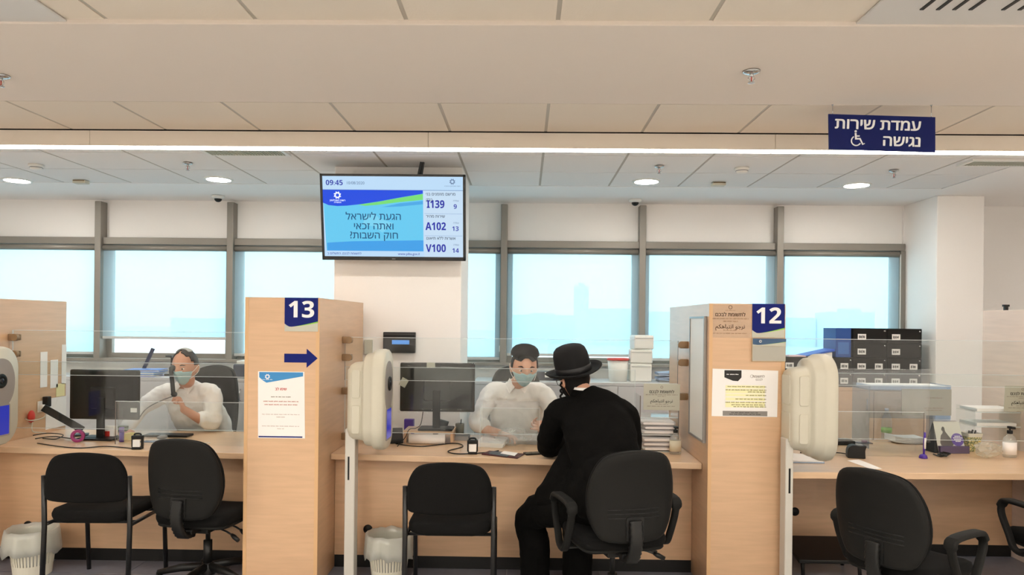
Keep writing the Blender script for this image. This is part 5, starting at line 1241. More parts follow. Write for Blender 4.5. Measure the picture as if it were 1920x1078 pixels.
# middle sill things
x_ = W(1160, 700, 6.7).x; t = thing('bucket', 'white bucket with red lid by the middle window', 'bucket', (x_, 6.75, MZ+.0005)); zt = W(1160, 676, 6.7).z-MZ
m = MB(); m.sm = True; m.lathe([(0, 0), (.082, 0), (.098, zt), (.094, zt), (0, zt)], n=28); m.build('pail', WHITEP, t); m = MB(); m.sm = True; m.lathe([(0, zt), (.104, zt), (.106, zt+.012), (.10, zt+.02), (0, zt+.024)], n=28); m.build('lid', RED, t)
x_ = W(1203, 700, 6.7).x; z_ = MZ; names_ = ('lowest', 'second', 'topmost'); hs = (.17, .13, .13); ws = (.20, .205, .185)
for k in range(3):
    t = thing('white_carton', names_[k]+' white carton in the stack by the middle window', 'box', (x_+.01*k-.01, 6.78, z_+.0005), (.05, -.04, .12)[k], 'white cartons by the middle window'); w = ws[k]/2
    MB().box(-w, w, -.09, .09, 0, hs[k]).build('carton', WHITEP, t, bevel=.012); MB().box(-w+.01, w-.01, -.093, -.089, hs[k]-.03, hs[k]-.026).build('lid_edge', GREYP, t); z_ += hs[k]+.001
x_ = W(1252, 700, 6.7).x; t = thing('open_file', 'blue grey papers spread on the cabinet beside the white cartons', 'papers', (x_+.02, 6.75, MZ+.0005)); m = MB()
for k in range(4): m.cbox((0, .02, .02+k*.022), (.22, .2, .012), Matrix.Rotation(.06*(-1)**k, 3, 'Y'))
m.build('sheets', mat('blue grey papers', (150, 168, 196), .6), t); MB().box(-.1, .1, -.07, .12, 0, .012).build('tray', GREYP, t)
x_ = W(1030, 690, 6.7).x; t = thing('desk_tidy', 'dark low organiser with white tag behind the hat brim', 'organiser', (x_, 6.72, MZ+.0005)); m = MB(); m.box(-.14, .14, 0, .12, 0, .085); m.build('body', mat('dark blue grey plastic', (40, 44, 56), .4), t, bevel=.012); MB().box(-.04, .03, -.004, .001, .03, .08).build('white_tag', PAPER, t)
# left sill things
x_ = W(262, 690, 6.7).x; z_ = LZ
for k, (lab, m_) in enumerate((('lowest blue folder in the pile under the half raised blind', BLUEF), ('middle pale blue folder in the pile under the half raised blind', mat('pale blue folder', (150, 190, 232), .5)), ('topmost blue folder in the pile under the half raised blind', mat('sky folder', (60, 120, 210), .5)))):
    t = thing('folder', lab, 'folder', (x_+.02*k, 6.72, z_+.0005), (.05, -.08, .1)[k], 'blue folders behind the phone user'); MB().box(-.16, .16, -.08, .14, 0, .004).build('cover', m_, t); MB().box(-.15, .15, -.07, .13, .004, .018).build('pages', PAPER, t); MB().box(-.16, .16, -.08, .14, .018, .022).build('cover', m_, t); z_ += .0225
m = MB(); m.cbox((x_, 6.84, LZ+.14), (.03, .02, .26), Matrix.Rotation(.42, 3, 'Y')); tag(m.build('letter_opener', mat('dark blue plastic', (24, 36, 66), .4), loc=(x_, 6.84, LZ)), 'dark slanting holder standing behind the blue folders', 'holder')
x_ = W(313, 680, 6.75).x; t = thing('tape_dispenser', 'black tape dispenser on the left cabinet beside the kippah wearer', 'tape dispenser', (x_, 6.8, LZ+.0005)); m = MB(); m.pxz([(-.04, 0), (.06, 0), (.06, .02), (.035, .02), (.04, .17), (.025, .195), (-.03, .195), (-.03, .182), (.018, .18), (.022, .165), (.018, .02), (-.04, .02)], -.025, .025); m.build('body', BLACK, t, bevel=.004)
x_ = W(445, 760, 6.3).x
t = thing('small_carton', 'small dark green box on the floor cabinet right of the phone user', 'box', (x_, 6.58, LZ+.0005), .1); MB().box(-.05, .05, 0, .06, 0, .07).build('carton', mat('bottle green card', (60, 110, 80), .6), t)
x_ = W(455, 690, 6.7).x; t = thing('label_printer', 'dark printer with white top on the cabinet at the edge of divider 13', 'printer', (x_+.05, 6.72, LZ+.0005)); MB().box(-.12, .12, -.08, .14, 0, .13).build('body', mat('dark blue printer', (44, 52, 74), .45), t, bevel=.015); MB().box(-.09, .09, -.07, .1, .13, .16).build('paper_tray', WHITEP, t, bevel=.006)
# clock terminal and switch on the column
a, b = W(720, 661, 5.548), W(780, 623, 5.548); t = thing('time_terminal', 'black attendance terminal with blue display on the column', 'terminal', ((a.x+b.x)/2, 5.548, a.z))
MB().box(a.x, b.x, 5.505, 5.548, a.z, b.z).build('body', BLACK, t, bevel=.004, world=True); w = b.x-a.x; h = b.z-a.z
MB().box(a.x+w*.28, a.x+w*.82, 5.503, 5.506, a.z+h*.42, a.z+h*.62).build('display', em('terminal blue', (90, 150, 220), .9), t, world=True)
MB().box(a.x+w*.02, b.x-w*.02, 5.503, 5.5055, b.z-h*.12, b.z-h*.06).build('top_strip', mat('dark grey strip', (60, 56, 54), .3), t, world=True)
a, b = W(684, 664, 5.548), W(699, 637, 5.548); t = thing('switch_plate', 'grey wall box on the column just above the kiosk', 'switch', ((a.x+b.x)/2, 5.548, a.z)); MB().box(a.x, b.x, 5.52, 5.548, a.z, b.z).build('plate', GREYC, t, bevel=.004, world=True)
# small black fitting on top of the far right divider
x_ = W(1886, 580, 5.4).x; zt = W(1880, 583, YE).z; t = thing('door_contact', 'small black fitting standing on top of the far right divider', 'fitting', (x_, 5.4, zt+.0005)); MB().box(-.012, .012, -.01, .01, 0, .03).build('post', BLACK, t); MB().box(-.02, .02, -.012, .012, .03, .045).build('head', BLACK, t)

# ------------------------------------------------------------------ people
SKIN = mat('skin', (214, 160, 132), .55, bump=(90, .04)); SKINW = mat('warm skin', (206, 150, 122), .55, bump=(90, .04))
SHIRT = mat('white cotton shirt', (240, 236, 232), .85, bump=(30, .25)); SUIT = mat('black wool suit', (10, 9, 8), .9, bump=(60, .25), spec=.1)
HAIRB = mat('black hair', (15, 12, 10), .7, bump=(200, .5), spec=.2); HAIRD = mat('dark brown hair', (44, 34, 28), .65, bump=(200, .5)); FELT = mat('black felt', (12, 12, 13), .8, spec=.3); VELVET = mat('black velvet', (11, 10, 11), .95, spec=.1)
MASKM = mat('pale blue surgical mask', (168, 200, 206), .8); EYEW = mat('eye white', (225, 218, 210), .3); IRIS = mat('dark iris', (40, 28, 20), .2); TROU = mat('black trousers', (10, 9, 8), .9, bump=(60, .2), spec=.1); SHOE = mat('black shoe leather', (14, 13, 13), .35)

from mathutils import noise as NZ
def folds(me, amp, fr, sd):
    me.update(); no = [v.normal.copy() for v in me.vertices]
    for v, q in zip(me.vertices, no):
        p = v.co*fr+Vector((sd, sd*.7, 0)); w = Vector((NZ.noise(p*.5), NZ.noise(p*.5+Vector((9, 0, 0))), NZ.noise(p*.5+Vector((0, 9, 0)))))
        k = NZ.noise(Vector((p.x, p.y, p.z*1.6))+w*1.6); r = 1-abs(k)*2.2
        v.co += q*amp*(r*.7+NZ.noise(p*2.3)*.3)
def fuse(mb, name, m, voxel, it, parent, fold=None):
    """turn overlapping closed shapes into one continuous smooth surface"""
    me = bpy.data.meshes.new('tmp'); me.from_pydata([tuple(v) for v in mb.v], [], mb.f); me.update()
    o = bpy.data.objects.new('tmp', me); COL.objects.link(o)
    a = o.modifiers.new('r', 'REMESH'); a.mode = 'VOXEL'; a.voxel_size = voxel; a.use_smooth_shade = True
    if it: b = o.modifiers.new('s', 'SMOOTH'); b.factor = .5; b.iterations = it
    bpy.context.view_layer.update()
    n = bpy.data.meshes.new_from_object(o.evaluated_get(bpy.context.evaluated_depsgraph_get()))
    bpy.data.objects.remove(o); bpy.data.meshes.remove(me)
    n.materials.clear(); n.materials.append(m); n.name = name
    if fold: folds(n, *fold)
    n.polygons.foreach_set('use_smooth', [True]*len(n.polygons))
    r = bpy.data.objects.new(name, n); COL.objects.link(r); r.parent = parent
    if parent: n.transform(parent.matrix_basis.inverted())
    return r
def ell(c, u, f, ru, rf, n=28, p=2.4):
    out = []
    for k in range(n):
        a = 2*PI*k/n; ca, sa = math.cos(a), math.sin(a)
        out.append(c+u*(ru*math.copysign(abs(ca)**(2/p), ca))+f*(rf*math.copysign(abs(sa)**(2/p), sa)))
    return out
def torso(mb, secs, u):
    """secs: (centre, half width, half depth); closed with shrunk ends"""
    n = len(secs); rings = []
    for i, (c, ru, rf) in enumerate(secs):
        t = (Vector(secs[min(i+1, n-1)][0])-Vector(secs[max(i-1, 0)][0])).normalized()
        uu = (u-t*u.dot(t)).normalized(); f = t.cross(uu); rings.append(ell(Vector(c), uu, f, ru, rf))
    c0 = sum(rings[0], Vector())/28; c1 = sum(rings[-1], Vector())/28
    rings = [[c0+(p-c0)*.3 for p in rings[0]]]+rings+[[c1+(p-c1)*.3 for p in rings[-1]]]
    mb.loft(rings)
def limb(mb, pts, rs, n=16, sm=5):
    P = smooth_open(pts, sm); N = len(pts)-1; R = []
    for i in range(len(P)):
        t = i/sm; k = min(int(t), N-1); f = t-k; f = f*f*(3-2*f); R.append(rs[k]*(1-f)+rs[k+1]*f)
    mb.tube(P, R, n); mb.ball(P[0], R[0]*.98, 12, 8); mb.ball(P[-1], R[-1]*.98, 12, 8)
def hand(mb, w, d, nrm, side, curl=.5, spread=.12, k=1.0, curls=None, thumb=(.5, .5)):
    """w wrist, d finger direction, nrm points out of the palm, side: +1/-1 which edge carries the thumb"""
    d = Vector(d).normalized(); nrm = Vector(nrm); nrm = (nrm-d*nrm.dot(d)).normalized(); s = d.cross(nrm)*side
    w = Vector(w)
    rings = []
    for t, ru, rf in ((-.01, .026, .019), (.02, .031, .018), (.055, .040, .016), (.088, .041, .013)):
        rings.append(ell(w+d*t*k, s, nrm, ru*k, rf*k, 20))
    mb.loft(rings)
    base = [(.030, .086, .0088), (.0105, .092, .0094), (-.0105, .089, .0090), (-.029, .080, .0078)]; L = [.070, .080, .074, .058]
    for i, ((o, b, r), ln) in enumerate(zip(base, L)):
        c = curls[i] if curls else curl*(.85+.1*i)
        p = w+s*o*k+d*b*k; ang = spread*(1.5-i)*.6; dd = (d*math.cos(ang)+s*math.sin(ang)).normalized()
        pts = [p-dd*.02*k, p]; a = 0
        for q, fr in enumerate((.45, .30, .25)):
            a += c*(1.0, 1.1, .8)[q]; v = dd*math.cos(a)+nrm*math.sin(a); p = p+v*ln*fr*k; pts.append(p)
        mb.tube(pts, [r*k, r*1.05*k, r*k, r*.92*k, r*.78*k], 10); mb.ball(pts[-1], r*.78*k, 10, 8)
    p = w+s*.024*k+d*.022*k; v0 = (d*.6+s*.75+nrm*thumb[0]*.5).normalized(); v1 = (d*.9+s*.25+nrm*thumb[1]).normalized(); v2 = (d*.95+s*.05+nrm*(thumb[1]+.15)).normalized()
    pts = [p-v0*.012*k, p+v0*.034*k, p+v0*.034*k+v1*.032*k, p+v0*.034*k+v1*.032*k+v2*.026*k]
    mb.tube(pts, [.014*k, .0125*k, .0105*k, .0085*k], 10); mb.ball(pts[-1], .0086*k, 10, 8)
def gauss(x, y, cx, cy, s): return math.exp(-((x-cx)**2+(y-cy)**2)/(2*s*s))
def head_pt(th, ph, off=0.0):
    """unit direction from angles (th 0 top .. pi bottom, ph 0 = right, pi/2 = front) to a head surface point, local metres"""
    x, y, z = math.sin(th)*math.cos(ph), math.sin(th)*math.sin(ph), math.cos(th)
    X, Y, Z = x*.076, y*.098, z*.120
    if z < 0:
        t = -z; X *= 1-.30*t**1.4
        if y > 0: Y *= 1-.10*t**2; Y += .006*gauss(x, z, 0, -.85, .25)
        else: Y *= 1-.50*t**1.2
    if y > 0:
        Y += .024*gauss(x, z, 0, -.22, .10)*(1 if z > -.3 else .8)+.012*gauss(x, z, 0, -.05, .09)         # nose
        Y += .006*gauss(abs(x), z, .33, .16, .14)                                                         # brow
        Y -= .010*gauss(abs(x), z, .40, -.01, .13)                                                        # eye sockets
        Y += .004*gauss(abs(x), z, .5, -.2, .15)                                                          # cheek
        Y += .006*gauss(x, z, 0, -.50, .11); Y -= .003*gauss(x, z, 0, -.55, .03)                          # lips
        Y += .007*gauss(x, z, 0, -.80, .13)                                                               # chin
    v = Vector((X, Y, Z))
    return v*(1+off/v.length)
def head_patch(test, off0, off1, n=128, m=96):
    """shell over the part of the head where test(x, y, z of the unit direction) holds; built as a solid between two offsets"""
    mb = MB(); mb.sm = True; idx = {}
    def vid(i, j, o):
        k = (i % n, j, o)
        if k not in idx:
            th, ph = PI*(j+.5)/m, 2*PI*i/n; idx[k] = len(mb.v); mb.v.append(head_pt(th, ph, o))
        return idx[k]
    cells = set()
    for j in range(m-1):
        for i in range(n):
            th, ph = PI*(j+1)/m, 2*PI*(i+.5)/n
            if test(math.sin(th)*math.cos(ph), math.sin(th)*math.sin(ph), math.cos(th)): cells.add((i, j))
    def face(f): mb.f.append(f); mb.m.append(0); mb.s.append(True)
    for i, j in cells:
        face([vid(i, j, off1), vid(i, j+1, off1), vid(i+1, j+1, off1), vid(i+1, j, off1)]); face([vid(i, j, off0), vid(i+1, j, off0), vid(i+1, j+1, off0), vid(i, j+1, off0)])
        for (di, dj, a, b) in ((-1, 0, (i, j), (i, j+1)), (1, 0, (i+1, j+1), (i+1, j)), (0, -1, (i+1, j), (i, j)), (0, 1, (i, j+1), (i+1, j+1))):
            if ((i+di) % n, j+dj) not in cells: face([vid(*a, off1), vid(*a, off0), vid(*b, off0), vid(*b, off1)])
    if any(j == 0 for _, j in cells):
        face([vid(i, 0, off1) for i in range(n)]); face([vid(i, 0, off0) for i in range(n)][::-1])
    return mb
def xf(mb, M):
    mb.v = [M @ Vector(v) for v in mb.v]; return mb
def head_geo(mb, M, ears=True):
    n, m = 56, 44; rings = [[M @ head_pt(PI*(j+.5)/m, 2*PI*i/n) for i in range(n)] for j in range(m)]
    mb.loft(rings)
    if ears:
        R = M.to_3x3().normalized(); k = M.to_scale().x
        for s_ in (-1, 1):
            E = R @ Matrix.Rotation(s_*.35, 3, 'Z')
            mb.ball(M @ Vector((s_*.077, -.012, -.012)), (.007*k, .019*k, .032*k), 14, 10, E); mb.ball(M @ Vector((s_*.082, -.018, -.004)), (.006*k, .014*k, .024*k), 12, 8, E)
def HM(c, yaw, pitch, roll, k=1.0):
    """head frame: local +Y is where the face points. yaw 0 faces the photographer (-Y world)"""
    return Matrix.Translation(c) @ Matrix.Rotation(PI+yaw, 4, 'Z') @ Matrix.Rotation(roll, 4, 'Y') @ Matrix.Rotation(-pitch, 4, 'X') @ Matrix.Scale(k, 4)
def face_bits(t, M, mask=True, brow=HAIRD):
    for s_ in (-1, 1):
        m = MB(); m.sm = True; c = Vector((s_*.031, .0775, -.003)); m.ball(c, (.0115, .0115, .0062), 14, 10); e = xf(m, M).build('eye', EYEW, t, world=True)
        m = MB(); m.sm = True; m.ball(c+Vector((0, .0085, -.001)), (.0062, .004, .0055), 12, 8); xf(m, M).build('iris', IRIS, e, world=True)
        m = MB(); m.sm = True; m.tube([Vector((s_*.014, .093, .018)), Vector((s_*.032, .091, .024)), Vector((s_*.050, .078, .019))], [.003, .004, .002], 8); xf(m, M).build('eyebrow', brow, t, world=True)
    if mask:
        mk = head_patch(lambda x, y, z: y > .30 and -.93 < z < -.16 and (z < -.22 or abs(x) < .45), .0035, .006, 72, 56); m_ = xf(mk, M).build('face_mask', MASKM, t, world=True)
        b = MB(); b.sm = True
        for z in (-.035, -.055, -.072):
            b.tube([M @ (head_pt(math.acos(z/.12), a, .0065)) for a in [PI/2+.9*q/6 for q in range(-6, 7)]], .0014*M.to_scale().x, 6)
        b.build('pleats', MASKM, m_, world=True)
        for s_ in (-1, 1):
            b = MB(); b.sm = True; b.tube(smooth_open([M @ Vector((s_*.066, .042, -.04)), M @ Vector((s_*.082, .01, -.012)), M @ Vector((s_*.088, -.022, .01)), M @ Vector((s_*.086, -.032, -.02)), M @ Vector((s_*.078, .0, -.05)), M @ Vector((s_*.060, .045, -.075))], 5), .0018, 6); b.build('ear_loop', WHITEP, m_, world=True)
def V(px, py, Y): return W(px, py, Y)

def clerk(name_lab, hip, sho, neck_px, headM, arms, sk, hairtest, hair_m, kip, kip_m, beard=False):
    """seated, leaning over the counter. arms: list of (side, elbow, wrist, finger dir, palm normal, thumb side, curls, thumb, rolled)"""
    t = thing('person', name_lab, 'person', (hip.x, hip.y, .004), 0, 'people in the photo')
    u = Vector((-1, 0, 0)); up = sho-hip
    hc = headM.translation
    nb = sho+Vector((0, -.02, .065)); jaw = headM @ Vector((0, -.02, -.085))
    body = MB()
    torso(body, [(hip+Vector((0, 0, -.08)), .15, .10), (hip+up*.3, .145, .10), (hip+up*.6, .155, .105), (hip+up*.85, .16, .095), (sho+Vector((0, 0, .01)), .13, .075), (nb, .06, .058)], u)
    limb(body, [nb-Vector((0, 0, .06)), nb, jaw], [.046, .054, .054])
    head_geo(body, headM)
    sh = MB(); hw = .185
    torso(sh, [(hip+Vector((0, 0, -.10)), .195, .125), (hip+up*.25, .198, .135), (hip+up*.55, .200, .135), (hip+up*.8, .200, .120), (sho+up*-.02+Vector((0, 0, .015)), .172, .092), (sho+Vector((0, -.01, .055)), .09, .075), (nb+Vector((0, 0, .004)), .064, .064)], u)
    for side, el, wr, fd, pn, ts, curls, th, roll in arms:
        s0 = sho+Vector((-side*hw, 0, -.012)); el, wr = Vector(el), Vector(wr); el.z = max(el.z, ZD+.065); wr.z = max(wr.z, ZD+.042)
        limb(body, [s0, el, wr], [.048, .042, .028]); hand(body, wr, fd, pn, ts, curls=curls, thumb=th, k=1.03)
        cuff = el+(wr-el)*(.94 if not roll else .35)
        limb(sh, [sho+Vector((-side*.12, 0, -.0)), s0, (s0+el)/2+Vector((-side*.008, 0, 0)), el, cuff], [.075, .072, .064, .057, .047 if not roll else .054])
    # legs under the counter side
    for s_ in (-1, 1):
        limb(body, [hip+Vector((s_*.09, 0, -.06)), hip+Vector((s_*.11, -.36, -.04)), Vector((hip.x+s_*.11, hip.y-.33, .09))], [.07, .052, .04])
    fuse(body, 'body', sk, .0046, 3, t)
    S_ = fuse(sh, 'shirt', SHIRT, .009, 5, t, (.0075, 9.0, hip.x))
    # collar wings, placket and buttons
    f = Vector((0, -1, 0))
    for s_ in (-1, 1):
        m = MB(); c = nb+Vector((0, -.005, .0))
        q = [c+Vector((s_*.058, .02, .035)), c+Vector((s_*.045, -.05, .025)), c+Vector((s_*.012, -.072, -.012)), c+Vector((s_*.055, -.088, -.065)), c+Vector((s_*.085, -.045, -.01))]
        d = Vector((0, -.004, .002)); m._add([p for p in q]+[p+d for p in q], [(0, 1, 2, 3, 4), (9, 8, 7, 6, 5)]+[(i, (i+1) % 5, 5+(i+1) % 5, 5+i) for i in range(5)]); m.build('collar', SHIRT, S_, bevel=.002, world=True)
    tr_ = MB()
    for s_ in (-1, 1): limb(tr_, [hip+Vector((s_*.085, .0, -.07)), hip+Vector((s_*.11, -.36, -.045)), Vector((hip.x+s_*.11, hip.y-.33, .12))], [.088, .074, .062])
    fuse(tr_, 'trousers', TROU, .012, 4, t)
    for s_ in (-1, 1):
        m = MB(); m.sm = True; m.ball((hip.x+s_*.11, hip.y-.38, .045), (.045, .13, .045)); m.build('shoe', SHOE, t, world=True)
    xf(head_patch(hairtest, .001, .009), headM).build('hair', hair_m, t, world=True)
    xf(head_patch(kip, .008, .014), headM).build('kippah', kip_m, t, world=True)
    if beard: xf(head_patch(lambda x, y, z: z < -.45 and y > -.1, .001, .003), headM).build('beard', hair_m, t, world=True)
    face_bits(t, headM, True, hair_m)
    return t

# clerk holding a handset (left bay)
hip = Vector((-2.50, 5.72, .66)); sho = V(352, 736, 5.47)
hM = HM(V(347, 688, 5.30), -.10, .06, .02, 1.08)
hair1 = lambda x, y, z: (y < .15 and z > -.35 and not (y > -.1 and z < .1)) or (z > .62 and y < .55 and abs(x) > .12) or (z > .35 and y < .35)
elL = V(398, 800, 5.40); wrL = V(345, 768, 5.24)
elR = V(262, 768, 5.38); wrR = V(236, 806, 5.18)
clerk('person in a white shirt and mask holding a black handset, small kippah, left bay', hip, sho, None, hM,
      [(-1, elL, wrL, V(326, 722, 5.20)-wrL, Vector((-.75, -.35, .1)), -1, [1.15, 1.2, 1.25, 1.3], (.6, .5), True),
       (1, elR, wrR, Vector((.25, -.6, -.18)), Vector((0, -.1, -1)), 1, [.35, .35, .4, .45], (.2, .3), False)],
      SKINW, hair1, HAIRD, lambda x, y, z: z > .80 and y < .25, mat('grey knitted kippah', (190, 190, 186), .9, bump=(300, .4)))
a, b = V(321, 690, 5.17), V(325, 740, 5.17)
t = thing('phone_handset', 'black telephone handset held to the mask of the clerk in the left bay', 'handset', b); m = MB(); m.sm = True
m.tube(smooth_open([a+Vector((0, .03, .0)), a+Vector((0, 0, -.02)), (a+b)/2, b+Vector((0, 0, .015)), b+Vector((0, .02, 0))], 5), [.022]*4+[.015]*12+[.02]*5, 12); m.build('body', BLACK, t, world=True)
pts = [b+Vector((0, .01, -.01)), V(300, 752, 5.14), V(275, 766, 5.12), V(262, 782, 5.10)]
m = MB(); m.sm = True; m.tube(smooth_open(pts, 8), .0035, 6); m.build('cord', mat('grey cord', (70, 66, 62), .5), t, world=True)

# masked clerk with papers (middle bay)
hip = Vector((-.06, 5.72, .66)); sho = V(970, 735, 5.30)
hM = HM(V(983, 687, 5.06), .16, .22, -.03, 1.14)
hair2 = lambda x, y, z: (y < .25 and z > -.42 and not (y > -.15 and z < .0)) or (z > .42 and y < .80)
elR = V(893, 792, 5.26); wrR = V(936, 812, 5.10); elL = V(1048, 790, 5.22); wrL = V(1030, 797, 5.08)
clerk('person in a white shirt and large black kippah, masked, sorting papers in the middle bay', hip, sho, None, hM,
      [(1, elR, wrR, Vector((.6, -.32, -.08)), Vector((0, -.2, -1)), 1, [.3, .35, .4, .5], (.2, .3), True),
       (-1, elL, wrL, Vector((-.75, -.25, .0)), Vector((-.1, -.6, .5)), -1, [.2, .45, .6, .7], (.1, .2), True)],
      SKIN, hair2, HAIRB, lambda x, y, z: z > .50 and y < .62, VELVET)
KP = hM
m = MB(); m.sm = True   # raised crown of the kippah
m.lathe([(0, -.03), (.088, -.03), (.087, -.008), (.078, .014), (.060, .030), (.032, .040), (.01, .043), (0, .043)], n=32); M_ = hM @ Matrix.Translation((0, -.012, .098)) @ Matrix.Rotation(.12, 4, 'X')
k_ = [o for o in bpy.data.objects if o.name.startswith('kippah')][-1]
xf(m, M_).build('crown', VELVET, k_, world=True)

# visitor in a black suit and hat, seen from behind
def visitor():
    hip = Vector((OCX+.02, OCY+.0, .665)); sho = V(1113, 768, 4.22); u = Vector((1, 0, 0)).normalized()
    t = thing('person', 'person in a black suit and wide hat, sitting with back to us, elbow on counter', 'person', (hip.x, hip.y, .004), 0, 'people in the photo')
    up = sho-hip; M = HM(V(1077, 711, 4.33), PI+.45, .18, -.05, 1.06)
    nb = sho+Vector((-.055, .045, .098)); jaw = M @ Vector((0, -.03, -.07))
    body = MB()
    torso(body, [(hip+Vector((0, 0, -.06)), .15, .10), (hip+up*.3, .145, .10), (hip+up*.6, .16, .105), (hip+up*.85, .17, .095), (sho+Vector((0, 0, .01)), .14, .075), (nb, .058, .056)], u)
    limb(body, [nb-Vector((0, .01, .06)), nb, jaw], [.062, .056, .056]); head_geo(body, M)
    ju = MB()
    # jacket: broad back, sloping shoulders, skirts over the seat
    torso(ju, [(hip+Vector((-.01, .01, -.10)), .205, .155), (hip+up*.08, .20, .155), (hip+up*.32, .185, .145), (hip+up*.58, .20, .145), (hip+up*.8, .205, .13), (sho+Vector((-.008, .0, .0)), .190, .105), (sho+Vector((-.02, .015, .045)), .135, .085), (nb+Vector((0, -.008, -.012)), .072, .07)], u)
    # left arm: elbow on the counter edge
    s0 = sho+Vector((-.20, .01, -.03)); el = V(1028, 845, 4.52); el.z = max(el.z, ZD+.07); wr = Vector((el.x+.14, el.y+.20, ZD+.075))
    limb(ju, [sho+Vector((-.12, 0, -.01)), s0, (s0+el)/2+Vector((-.015, -.03, -.01)), el, el+(wr-el)*.9], [.085, .083, .074, .062, .048])
    limb(body, [s0, el, wr], [.05, .045, .028]); hand(body, wr, Vector((.35, .75, .05)), Vector((.8, -.2, .1)), 1, curls=[.4, .45, .5, .55], thumb=(.2, .3))
    s1 = sho+Vector((.175, -.01, -.035)); e1 = Vector((s1.x+.025, s1.y+.10, .86)); w1 = Vector((.36, 4.66, ZD+.075))
    limb(ju, [sho+Vector((.12, 0, -.012)), s1, (s1+e1)/2+Vector((.02, -.02, 0)), e1, e1+(w1-e1)*.9], [.085, .083, .074, .064, .048])
    limb(body, [s1, e1, w1], [.05, .045, .028]); hand(body, w1, Vector((-.3, .75, .05)), Vector((-.8, -.2, .1)), -1, curls=[.4, .45, .5, .55], thumb=(.2, .3))
    # legs: left knee out to the side, shins down
    kL, kR = V(1000, 955, 4.34), V(1085, 965, 4.40); kL.z = .465; kR.z = .50
    aL, aR = V(1004, 1070, 4.36), V(1082, 1070, 4.40)
    aL.z = aR.z = .11; tr_ = MB()
    for k_, a_, sx in ((kL, aL, -.085), (kR, aR, .06)):
        limb(body, [hip+Vector((sx, 0, -.06)), k_, a_], [.07, .052, .038])
        limb(tr_, [hip+Vector((sx, .0, -.06)), k_+Vector((0, -.02, 0)), (k_+a_)/2, a_+Vector((0, 0, -.03))], [.100, .088, .090, .088])
    # coat skirt falling over the left thigh
    limb(ju, [hip+Vector((-.10, .03, .03)), hip+(kL-hip)*.45+Vector((-.01, 0, .05)), kL+Vector((.02, -.03, .03))], [.13, .118, .090])
    limb(ju, [hip+Vector((-.06, .02, .12)), hip+(kL-hip)*.35+Vector((-.02, .02, .12))], [.14, .10])
    limb(ju, [Vector((.31, 4.20, .84)), Vector((.25, 4.20, .70)), Vector((.17, 4.22, .585))], [.10, .11, .105])
    fuse(body, 'body', SKIN, .0046, 3, t); J = fuse(ju, 'suit_jacket', SUIT, .0095, 6, t, (.008, 7.0, 3.1)); fuse(tr_, 'trousers', TROU, .011, 5, t, (.007, 8.0, 1.7))
    # jacket collar and back seam
    m = MB(); m.sm = True; rings = []
    for dz, r_, dy in ((-.05, .084, -.006), (-.015, .076, .0), (.014, .068, .008), (.016, .064, .008), (-.02, .068, .0)):
        rings.append([nb+Vector((r_*1.05*math.cos(a), dy+r_*math.sin(a), dz+.0*a)) for a in [PI*.92+(PI*1.16)*q/20 for q in range(21)]])
    m.loft(rings, caps=False, closed=False); c_ = m.build('collar', SUIT, J, world=True); md = c_.modifiers.new('thick', 'SOLIDIFY'); md.thickness = .006
    m = MB(); m.sm = True; rings = []
    for dz, r_ in ((-.01, .066), (.028, .063), (.03, .061), (-.01, .062)): rings.append([nb+Vector((r_*math.cos(a), .004+r_*math.sin(a), dz)) for a in [2*PI*q/28 for q in range(28)]])
    m.loft(rings, caps=False); m.build('shirt_collar', SHIRT, t, world=True)
    for a_, nm in ((aL, 'shoe'), (aR, 'shoe')):
        m = MB(); m.sm = True; m.ball((a_.x, a_.y+.06, .045), (.046, .135, .042)); m.build(nm, SHOE, t, world=True)
    # close cropped dark hair, beard, sidelocks, glasses
    xf(head_patch(lambda x, y, z: (y < .22 and z > -.86 and not (y > -.12 and z < .02)) or z > .3, .001, .006), M).build('hair', HAIRB, t, world=True)
    xf(head_patch(lambda x, y, z: z < -.35 and y > .05 and not (z > -.6 and abs(x) < .3), .001, .012), M).build('beard', HAIRB, t, world=True)
    for s_ in (-1, 1):
        m = MB(); m.sm = True; p0 = M @ Vector((s_*.079, .012, -.01)); pts = [p0]
        for q in range(1, 22): pts.append(p0+Vector((.006*math.cos(q*1.15), .006*math.sin(q*1.15), -.0062*q)))
        m.tube(pts, [.006]*8+[.0065]*8+[.005, .0045, .004, .0035, .003, .0025], 8); m.build('sidelock', HAIRB, t, world=True)
    g = MB(); g.sm = True
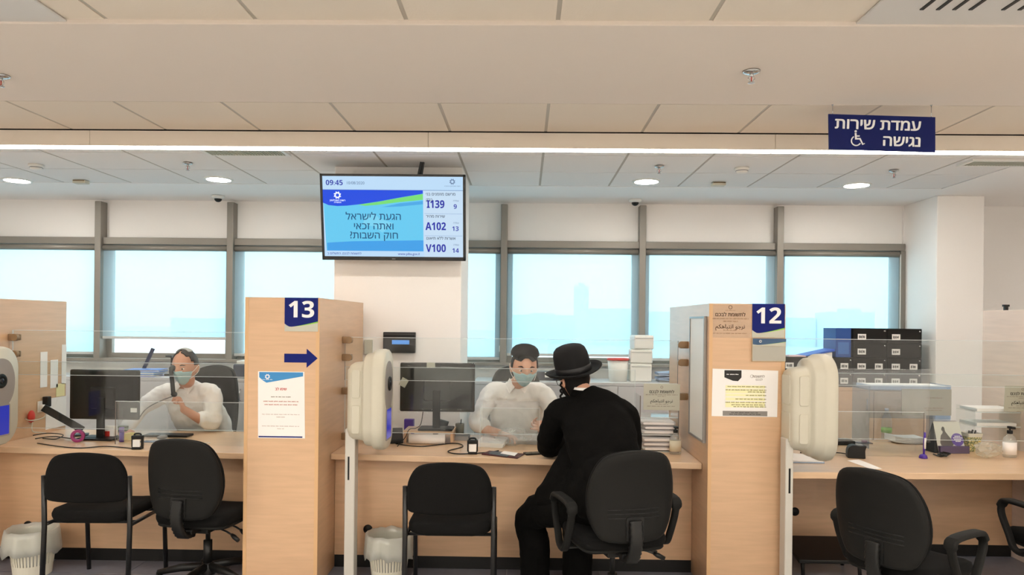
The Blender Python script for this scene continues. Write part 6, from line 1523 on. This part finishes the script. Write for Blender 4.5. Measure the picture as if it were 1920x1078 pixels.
    for s_ in (-1, 1):
        g.tube([M @ Vector((s_*.082, -.02, .004)), M @ Vector((s_*.08, .05, .006)), M @ Vector((s_*.062, .105, .002))], .0022, 6)
        c = M @ Vector((s_*.033, .112, -.002)); R = M.to_3x3().normalized() @ Matrix.Rotation(PI/2, 3, 'X'); g.lathe([(.021, -.001), (.024, -.001), (.024, .001), (.021, .001)], c, R=R, n=20, ring=True)
    g.tube([M @ Vector((-.010, .113, .002)), M @ Vector((.010, .113, .002))], .002, 6); g.build('glasses', BLACK, t, world=True)
    for s_ in (-1, 1):
        m = MB(); m.sm = True; m.ball(Vector((s_*.031, .077, -.002)), .0125, 12, 8); xf(m, M).build('eye', EYEW, t, world=True)
    # wide brimmed hat, tipped down to the left
    Hm = Matrix.Translation(M @ Vector((0, -.004, .048))) @ Matrix.Rotation(.42+.0, 4, 'Z') @ Matrix.Rotation(-.27, 4, 'Y') @ Matrix.Rotation(.02, 4, 'X')
    hat = thing('hat', 'black wide brimmed felt hat worn by the person sitting with back to us', 'hat', Hm.translation)
    def ringh(r, z, k=1.0, curl=0):
        return [Hm @ Vector((r*.90*math.cos(a), r*1.04*math.sin(a), z+curl*abs(math.cos(a))**1.5)) for a in [2*PI*q/48 for q in range(48)]]
    m = MB(); m.sm = True
    m.loft([ringh(.100, -.012), ringh(.135, -.014), ringh(.165, -.012, 1, .008), ringh(.184, -.006, 1, .018), ringh(.188, -.002, 1, .020), ringh(.184, .001, 1, .020), ringh(.165, -.006, 1, .010), ringh(.135, -.007), ringh(.110, -.004)]); m.build('brim', FELT, hat, world=True)
    m = MB(); m.sm = True
    prof = [(.114, -.008), (.116, .02), (.116, .065), (.112, .105), (.102, .134), (.083, .151), (.054, .160), (.024, .162), (.004, .162)]
    m.loft([ringh(r, z) for r, z in prof]); m.build('crown', FELT, hat, world=True)
    m = MB(); m.sm = True; m.loft([ringh(.1165, -.004), ringh(.1195, .002), ringh(.1190, .030), ringh(.1165, .034)], caps=False); m.build('ribbon', mat('black satin ribbon', (20, 20, 22), .45), hat, world=True)
    return t
OCX, OCY = [o for o in bpy.data.objects if o.name.startswith('office_chair')][0].location[:2]
visitor()
